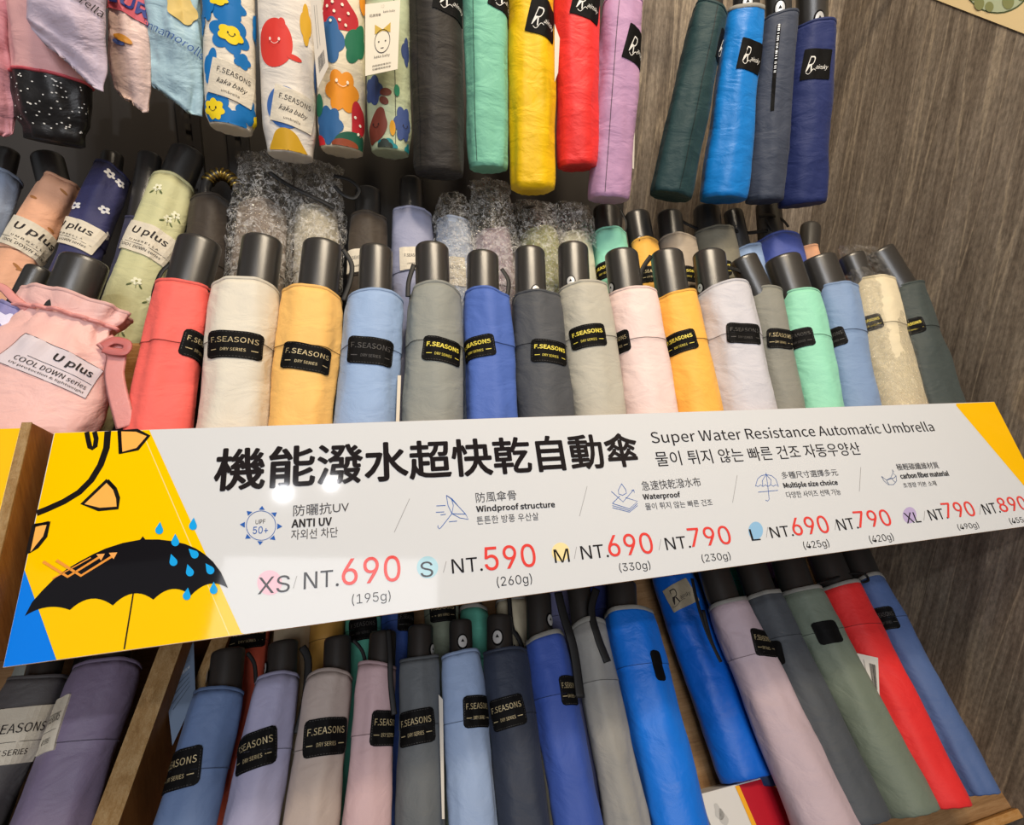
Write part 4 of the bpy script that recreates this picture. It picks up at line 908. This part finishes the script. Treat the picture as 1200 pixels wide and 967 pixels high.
# left pouches
FOLDW = [(0, .96), (.6, 1), (.85, 1.02), (1, .9)]; FLAT = [(0, .8), (.6, .75), (.85, .4), (1, .12)]
uh('dusty rose pouch umbrella cut off by the left edge, top row', (-70, 2, -60), (-50, 22, 152), '#c48792', None, [], amp=.004, wprof=FOLDW, dprof=FLAT, nv=90, cap='flat', crease=.8, rough=.45)
def blackbot(tb, sl):
    root = sl.parent
    t2 = Tube(tb.T, tb.B, tb.r0, tb.r1, tb.e2, depth=tb.depth, amp=tb.amp, wprof=tb.w, dprof=tb.dp, seed=tb.seed, facet=tb.facet, fold=tb.fold)
    v0 = tb.locate(45, 83)[1]
    V = []; Fc = []; nu, nv = 44, 20
    for j in range(nv+1):
        for k in range(nu): V.append(tb.p(2*math.pi*k/nu, v0+(tb.L-v0)*j/nv+(.006 if j == nv else 0), .0012+.0006*(j > nv-2)))
    for j in range(nv):
        for k in range(nu): Fc.append((j*nu+k, j*nu+(k+1) % nu, (j+1)*nu+(k+1) % nu, (j+1)*nu+k))
    Fc.append(tuple(nv*nu+k for k in range(nu)))
    o = new_obj('dotted_lower_section', V, Fc, fabric('#1b1817', .4), root); o['label'] = 'black lower section with white dots'
    ribbon('piping', [tb.p(2*math.pi*k/44, v0, .0012) for k in range(45)], .003, .003, fabric('#c9525c'), root, tb.a, smooth_pts=False)
    rnd = random.Random(3)
    for k in range(70):
        th = rnd.uniform(-1.3, 1.3); v = v0+.004+rnd.random()*(tb.L-v0-.008); decal_blob('white_dot', tb, th, v, .0006, .0006, M_WHITE, o, off=.0018, n=8, rings=1)
uh('pink pouch umbrella with a black dotted lower part, top row at left', (-2, 96, -60), (24, 112, 160), '#dba6a4', None, [], amp=.003, wprof=[(0, 1), (.7, 1), (.9, .97), (1, .78)], dprof=[(0, .8), (.8, .8), (1, .5)], prints=blackbot, cap='flat', crease=.5, depth=.7)
uh('pale lavender pouch umbrella hanging in front of the black dotted one', (30, 120, -60), (38, 126, 72), '#cdbccb', None, [], plane='G', amp=.0032, slant=.02, wprof=FOLDW, dprof=FLAT, nv=90, cap='flat', crease=.9, rough=.42,
   prints=lambda tb, sl: decal_text('lettering', tb, 'umbrella', *tb.locate(92, 0), .03, .006, M_INK, sl, shear=.4, rot=.2))
uh('pale pink pouch umbrella with red lettered panel and tiny orange picture, top row', (122, 172, -60), (128, 178, 116), '#dbbfb6', None, [], amp=.0032, slant=.009, wprof=FOLDW, dprof=FLAT, nv=90, cap='flat', crease=.9, rough=.42,
   prints=lambda tb, sl: [decal_grid('red_panel', tb, *tb.locate(155, -14), .05, .05, plain('#c95a66', .5, .3), sl, off=.0014, rnd=.001, rot=.25, thick=False),
        decal_text('lettering', tb, 'KUR', *tb.locate(151, 4), .024, .012, plain('#2c3a80', .5, .3), sl, off=.0022, rot=.25, bold=.02),
        decal_blob('orange_picture', tb, *tb.locate(145, 47), .0055, .003, plain('#cf8f35', .5, .3), sl, n=24, rings=2, rot=.2, off=.0016),
        decal_blob('blue_picture', tb, *tb.locate(141, 52), .0035, .0025, plain('#45568f', .5, .3), sl, n=24, rings=2, off=.0012)])
uh('light blue pouch umbrella with a yellow picture and blue script', (169, 236, -60), (170, 236, 114), '#a6c4cf', None, [], amp=.004, slant=.012, wprof=FOLDW, dprof=FLAT, nv=90, cap='flat', crease=.8, rough=.42,
   prints=lambda tb, sl: [decal_blob('yellow_picture', tb, *tb.locate(214, 10), .011, .012, plain('#d9bd72', .6, .3), sl, n=40, rings=3, off=.0014, fn=lambda a: 1+.08*math.cos(5*a)),
        decal_text('lettering', tb, 'Cinnamorolls', *tb.locate(199, 40), .05, .008, plain('#3c5f9c', .5, .3), sl, shear=.35, rot=.2, off=.003)])

# ================================================================== LOWER RACK
lr = thing('lower_display_rack', at(600, 960, PBOARD, ND), 'wooden sloping rack below the sign holding the lower umbrellas', 'rack')
c_r = at(1196, 943, PBOARD, ND); c_t = at(1139, 867, PBOARD, ND)
xr = c_r.x; sdn = (c_r-PBOARD).dot(-UD)
def on_b(x, s, off=0): return Vector((x, PBOARD.y, PBOARD.z))-UD*s+ND*off     # s down the slope
upl = min((YW-.02-PBOARD.y)/UD.y, (TRAY_Z-.03-PBOARD.z)/UD.z)
box('sloping_board', on_b(-.9, sdn, -.014), (xr+.9, 0, 0), UD*(sdn+upl), ND*.014, M_OAK, lr)
box('front_lip', on_b(-.9, sdn+.0105, -.014), (xr+.9, 0, 0), UD*.010, ND*.022, M_PINE, lr)
# dividers at left: cut edges face the camera
def divider_at(pA, pB, wpx, off, hgt, name='divider'):
    P = PD+ND*off; a, b = at(*pA, P, ND), at(*pB, P, ND); a2 = at(pA[0]+wpx, pA[1], P, ND)
    d = (a-b); wv = Vector((a2.x-a.x, 0, 0)); a_ = a+d*.25; b_ = b-d*.25
    box(name, b_-ND*hgt, wv, a_-b_, ND*hgt, M_PINE_V, lr)
    v, f = box_vf(b_+ND*.0002, wv, a_-b_, ND*.0012); new_obj('cut_edge', v, f, M_PINE_END, lr, smooth=False)
divider_at((190, 752), (108, 967), 26, .012, .12)
divider_at((250, 745), (222, 815), 20, -.025, .08)
# cabinet under the rack
fb = on_b(0, sdn+.01, -.014)
cb = thing('rack_cabinet', (0, .6, 0), 'dark cabinet under the sloping umbrella rack', 'cabinet')
box('front_panel', (-.9, fb.y+.006, 0), (xr+.9, 0, 0), (0, .016, 0), (0, 0, fb.z-.012), M_DARK, cb)
box('side_panel', (xr-.016, fb.y+.024, 0), (.015, 0, 0), (0, .3, 0), (0, 0, fb.z-.014), M_DARK, cb)

GD = 'umbrellas in the front row of the lower rack'
def ud(label, top, bot, col, handle, patches=(), **k):
    return umbrella(label, GD, 'D', top, bot, col, handle, patches, **k)
PW_, PH_ = .048, .034
ud('dark grey umbrella with cream label at the left edge of the lower rack', (8, 84, 800, 792), (-86, 8, 960), '#5a5757', (46, 84, 735, 50), [(16, 862, .052, .044, 'cream', -.12)], depth=.75)
ud('dusty purple umbrella left of the wooden divider in the lower rack', (87, 167, 786, 778), (8, 112, 967), '#80738c', (118, 160, 725, 130), [(62, 850, .022, .044, 'cream', -.1)], depth=.75, rough=.5)
ud('slate blue umbrella right of the wooden divider, lower front row', (225, 289, 816, 806), (177, 258, 967), '#5c7299', (249, 288, 757, 268), [(206, 903, PW_, .036, 'gold', -.15)], button=(243, 794, 1.1), straps=[([(290, 765), (298, 778), (300, 800)], .004, .004)])
ud('pale lavender umbrella in the lower front row beside the slate blue one', (297, 353, 799, 789), (259, 331, 967), '#9a98b3', (315, 351, 748, 333), [(295, 880, PW_, .036, 'gold', -.2)], button=(312, 784, .9), straps=[([(354, 758), (361, 775), (358, 820), (348, 860)], .008, .002)])
ud('taupe beige umbrella in the lower front row beside a pale pink one', (357, 416, 801, 787), (331, 397, 967), '#ab9c94', (380, 412, 743, 396), [(383, 864, PW_, .036, 'gold', -.06)], straps=[([(414, 750), (424, 762), (428, 775)], .004, .004)])
ud('pale pink umbrella fifth from left in the lower front row', (418, 466, 786, 776), (397, 461, 967), '#c0a3a6', (433, 465, 737, 449), [(455, 853, .040, .036, 'gold', .02)], straps=[([(455, 738), (457, 765), (458, 800), (462, 838)], .006, .026)])
ud('medium grey umbrella in the middle of the lower front row', (467, 516, 776, 771), (462, 523, 967), '#5d6164', (478, 508, 730, 492), [(487, 852, .042, .036, 'gold', -.06)], button=(506, 762, .9))
ud('powder blue umbrella with silver button between grey and navy ones', (516, 564, 773, 767), (524, 582, 945), '#8fa3c4', (526, 553, 724, 540), [(562, 834, .040, .034, 'gold', .04)], button=(542, 752, 1.0))
ud('dark navy umbrella with silver button in the lower front row', (565, 617, 768, 762), (583, 641, 945), '#2b3242', (570, 600, 718, 585), [(594, 835, .044, .034, 'gold', -.1)], button=(583, 747, 1.1))
ud('cobalt blue umbrella with grey hem in the lower front row', (614, 661, 752, 741), (644, 703, 945), '#35509e', (616, 645, 690, 632), [(669, 809, .03, .034, 'gold', .05)], hem='gray', button=(644, 727, 1.0))
ud('light grey crinkled umbrella with grey hem under two black straps', (668, 709, 736, 730), (705, 755, 945), '#8f8d88', (663, 690, 680, 678), [], hem='gray', amp=.0018, straps=[([(654, 694), (660, 720), (672, 760), (680, 818)], .011, .020), ([(699, 690), (693, 715), (700, 745), (712, 776)], .010, .020)])
ud('vivid blue umbrella with grey hem in the centre right of the lower front row', (709, 763, 724, 713), (762, 829, 967), '#0f6fd6', (712, 744, 676, 728), [(771, 780, .017, .038, 'blank', 0)], hem='gray', rough=.42, crease=.6)
ud('pink umbrella with grey hem lying over the red and white box', (831, 872, 713, 701), (930, 1004, 967), '#b9a5ac', (816, 850, 660, 842), [(896, 753, .038, .038, 'gold', .2)], hem='gray', L=.30, straps=[([(811, 678), (817, 705), (828, 740), (845, 776), (834, 752), (824, 715)], .005, .014)])
ud('charcoal umbrella with grey hem beside the pink one, lower right', (875, 912, 703, 697), (978, 1041, 963), '#474b50', (859, 892, 652, 884), [(909, 765, .022, .032, 'blank', .2)], hem='gray', L='px')
ud('grey green umbrella with black patch, third from the right in the lower rack', (916, 958, 700, 689), (1040, 1097, 952), '#6c7668', (902, 936, 645, 926), [(970, 741, .036, .032, 'blank', .02)], hem='gray', L='px')
ud('bright red umbrella lying second from the right in the lower rack', (962, 1003, 691, 685), (1083, 1134, 945), '#dc2a2a', (944, 978, 640, 972), [], hem='gray', L='px', straps=[([(958, 684), (972, 680), (986, 675), (1000, 672), (1014, 673), (1018, 680), (1010, 683)], .003, .02)])
ud('denim blue umbrella at the right end of the lower rack by the wall', (1001, 1032, 684, 677), (1130, 1168, 930), '#4c6391', (982, 1012, 636, 1006), [(1037, 725, .034, .034, 'emb', .05)], hem='gray', L='px')
GE = 'umbrellas in the back row of the lower rack'
def ue(label, top, bot, col, patches=(), handle=None, **k):
    k.setdefault('nv', 24); return umbrella(label, GE, 'E', top, bot, col, handle, patches, **k)
ue('orange coral umbrella showing under the sign behind the slate blue one', (272, 322, 690), (250, 312, 810), '#d95f45', [(290, 746, .046, .03, 'uplus' if 0 else 'gold', -.1)])
ue('cream umbrella showing under the sign behind the lavender one', (325, 366, 700), (318, 360, 800), '#b7a78b')
ue('mustard umbrella showing under the sign behind the taupe one', (368, 406, 690), (360, 402, 790), '#b98a3e')
ue('turquoise umbrella with black patch showing under the sign', (408, 446, 680), (403, 447, 800), '#5cb39b', [(425, 736, .040, .032, 'emb', -.05)])
ue('cobalt umbrella showing under the sign behind the pink and grey ones', (448, 482, 672), (447, 486, 790), '#2f4d93', [(478, 728, .03, .03, 'emb', .05)])
ue('sage grey umbrella with gold lettered patch showing under the sign', (496, 534, 665), (500, 540, 790), '#7c8573', [(520, 716, .04, .03, 'gold', -.03)])
ue('aqua green umbrella with grey hem between the powder blue and navy handles', (538, 572, 715, 712), (545, 582, 790), '#58a893', [], hem='gray')
ue('cream umbrella with grey hem and black strap behind the cobalt one', (579, 617, 705, 702), (592, 632, 800), '#c9bfa3', [], hem='gray', straps=[([(595, 680), (597, 705), (600, 735), (606, 745), (611, 757), (606, 765), (601, 757)], .006, .03)])
ue('violet grey umbrella showing as a sliver beside the cobalt handle', (634, 664, 670), (650, 684, 790), '#7d7fa8')
ue('dark blue umbrella showing between the grey and vivid blue handles', (684, 722, 665), (700, 740, 790), '#202c66')
umbrella('vivid blue umbrella with beige script label lying on the bare wood', GE, 'E', (762, 808, 672, 664), (845, 904, 918, 905), '#0a5fc4', None, [(797, 697, .040, .034, 'beige', -.22)], seam=None, hem='gray', rough=.42, L='px', crease=.6)
ue('deep navy umbrella behind the black strap of the pink one', (806, 838, 655), (836, 868, 760), '#15305c', rough=.5)
ue('turquoise umbrella sliver between two black handles lower right', (840, 868, 640), (860, 890, 740), '#2aa38f')
ue('violet umbrella with black patch showing under the sign at lower right', (878, 912, 640), (902, 938, 740), '#9a78c4', [(897, 686, .03, .03, 'blank', .1)])
ue('black umbrella behind the purple one at the lower left', (100, 150, 740), (60, 120, 860), '#2b2a2c')
ue('pale grey umbrella behind the dark grey one at the lower left', (35, 85, 745), (-10, 45, 860), '#8f948d')
# tags in the lower rack
card('hang_tag', 'grey blue hang tag with printed lines beside the wooden divider', [(190, 768), (227, 753), (229, 816), (202, 874)], 'D', -.012,
     [('o', .5, .58, .05, .1, '#3a4048'), ('系列', .2, .5, .1, .3, '#5c6a7c'), ('傘品', .55, .85, .1, .3, '#5c6a7c'), ('抗UV防曬晴雨傘', .12, .85, .36, .41, '#c8cdd2')]+[('-', .15, .8, y, y+.012, '#3e4756') for y in (.47, .54, .61, .68)], '#67788f')
card('hang_tag', 'white barcode tag tucked beside the bright red umbrella', [(997, 764), (1029, 771), (1031, 822), (1012, 800)], 'D', .022, [('-', .2, .25, .1, .9, '#4a4745'), ('#', .62, .9, .2, .8, '#3a3735'), ('-', .4, .43, .15, .8, '#8a8784')], '#c8c4bd')
card('hang_tag', 'white folded tag edge between the medium grey and powder blue umbrellas', [(514, 814), (519, 820), (521, 960), (518, 960)], 'D', .02, [], '#c8c2b8')
card('hang_tag', 'white tag edge between the light blue and warm grey umbrellas', [(466, 440), (470, 440), (468, 494), (464, 494)], 'A', .012, [], '#d8ccb8')
# gift box
P, N = PD-ND*.040, ND
gb = thing('gift_box', at(880, 960, P, N), 'white and red cardboard box with yellow stripe under the pink umbrella', 'box')
pts = [at(819, 931, P, N), at(950, 896, P, N)]; dn = (at(850, 1010, P, N)-pts[0]).normalized()
ex = pts[1]-pts[0]; hgt = .13
box('carton', pts[0]+dn*hgt-N*.05, ex, -dn*hgt, N*.05, plain('#d2cfc9', .5, .3, name='white_carton'), gb)
def gq(u0, u1, v0, v1, col, nm, off=.0004): 
    b = [pts[0]+ex*u+dn*(hgt*v)+N*off for u, v in ((u0, v0), (u1, v0), (u1, v1), (u0, v1))]; new_obj(nm, b, [(0, 1, 2, 3)], plain(col, .45, .4), gb, smooth=False)
gq(.33, .99, .01, .99, '#b00d22', 'red_panel'); gq(.30, .335, .01, .99, '#e8a51e', 'yellow_stripe', .0006)
V = [pts[0]+ex*.66+N*.0007]+[pts[0]+ex*(.66+.065*math.cos(a))+dn*(.002+.014*math.sin(a))+N*.0007 for a in [math.pi*i/20 for i in range(21)]]
new_obj('yellow_oval', V, [(0, i+1, i+2) for i in range(20)], plain('#e2bd4a', .5, .3), gb, smooth=False)
def greyw(k):
    c = random.Random(k); u, v = c.uniform(.05, .24), c.uniform(.06, .9)
    b = [pts[0]+ex*(u+.03*math.cos(a)*(1+.3*math.sin(3*a)))+dn*(hgt*(v+.06*math.sin(a)))+N*.0004 for a in [2*math.pi*i/16 for i in range(16)]]
    new_obj('grey_pattern', b, [tuple(range(16))], plain('#b9b7b2', .5, .3), gb, smooth=False)
for k in range(9): greyw(k)

for o in COL.objects:
    if '_o' in o: del o['_o']
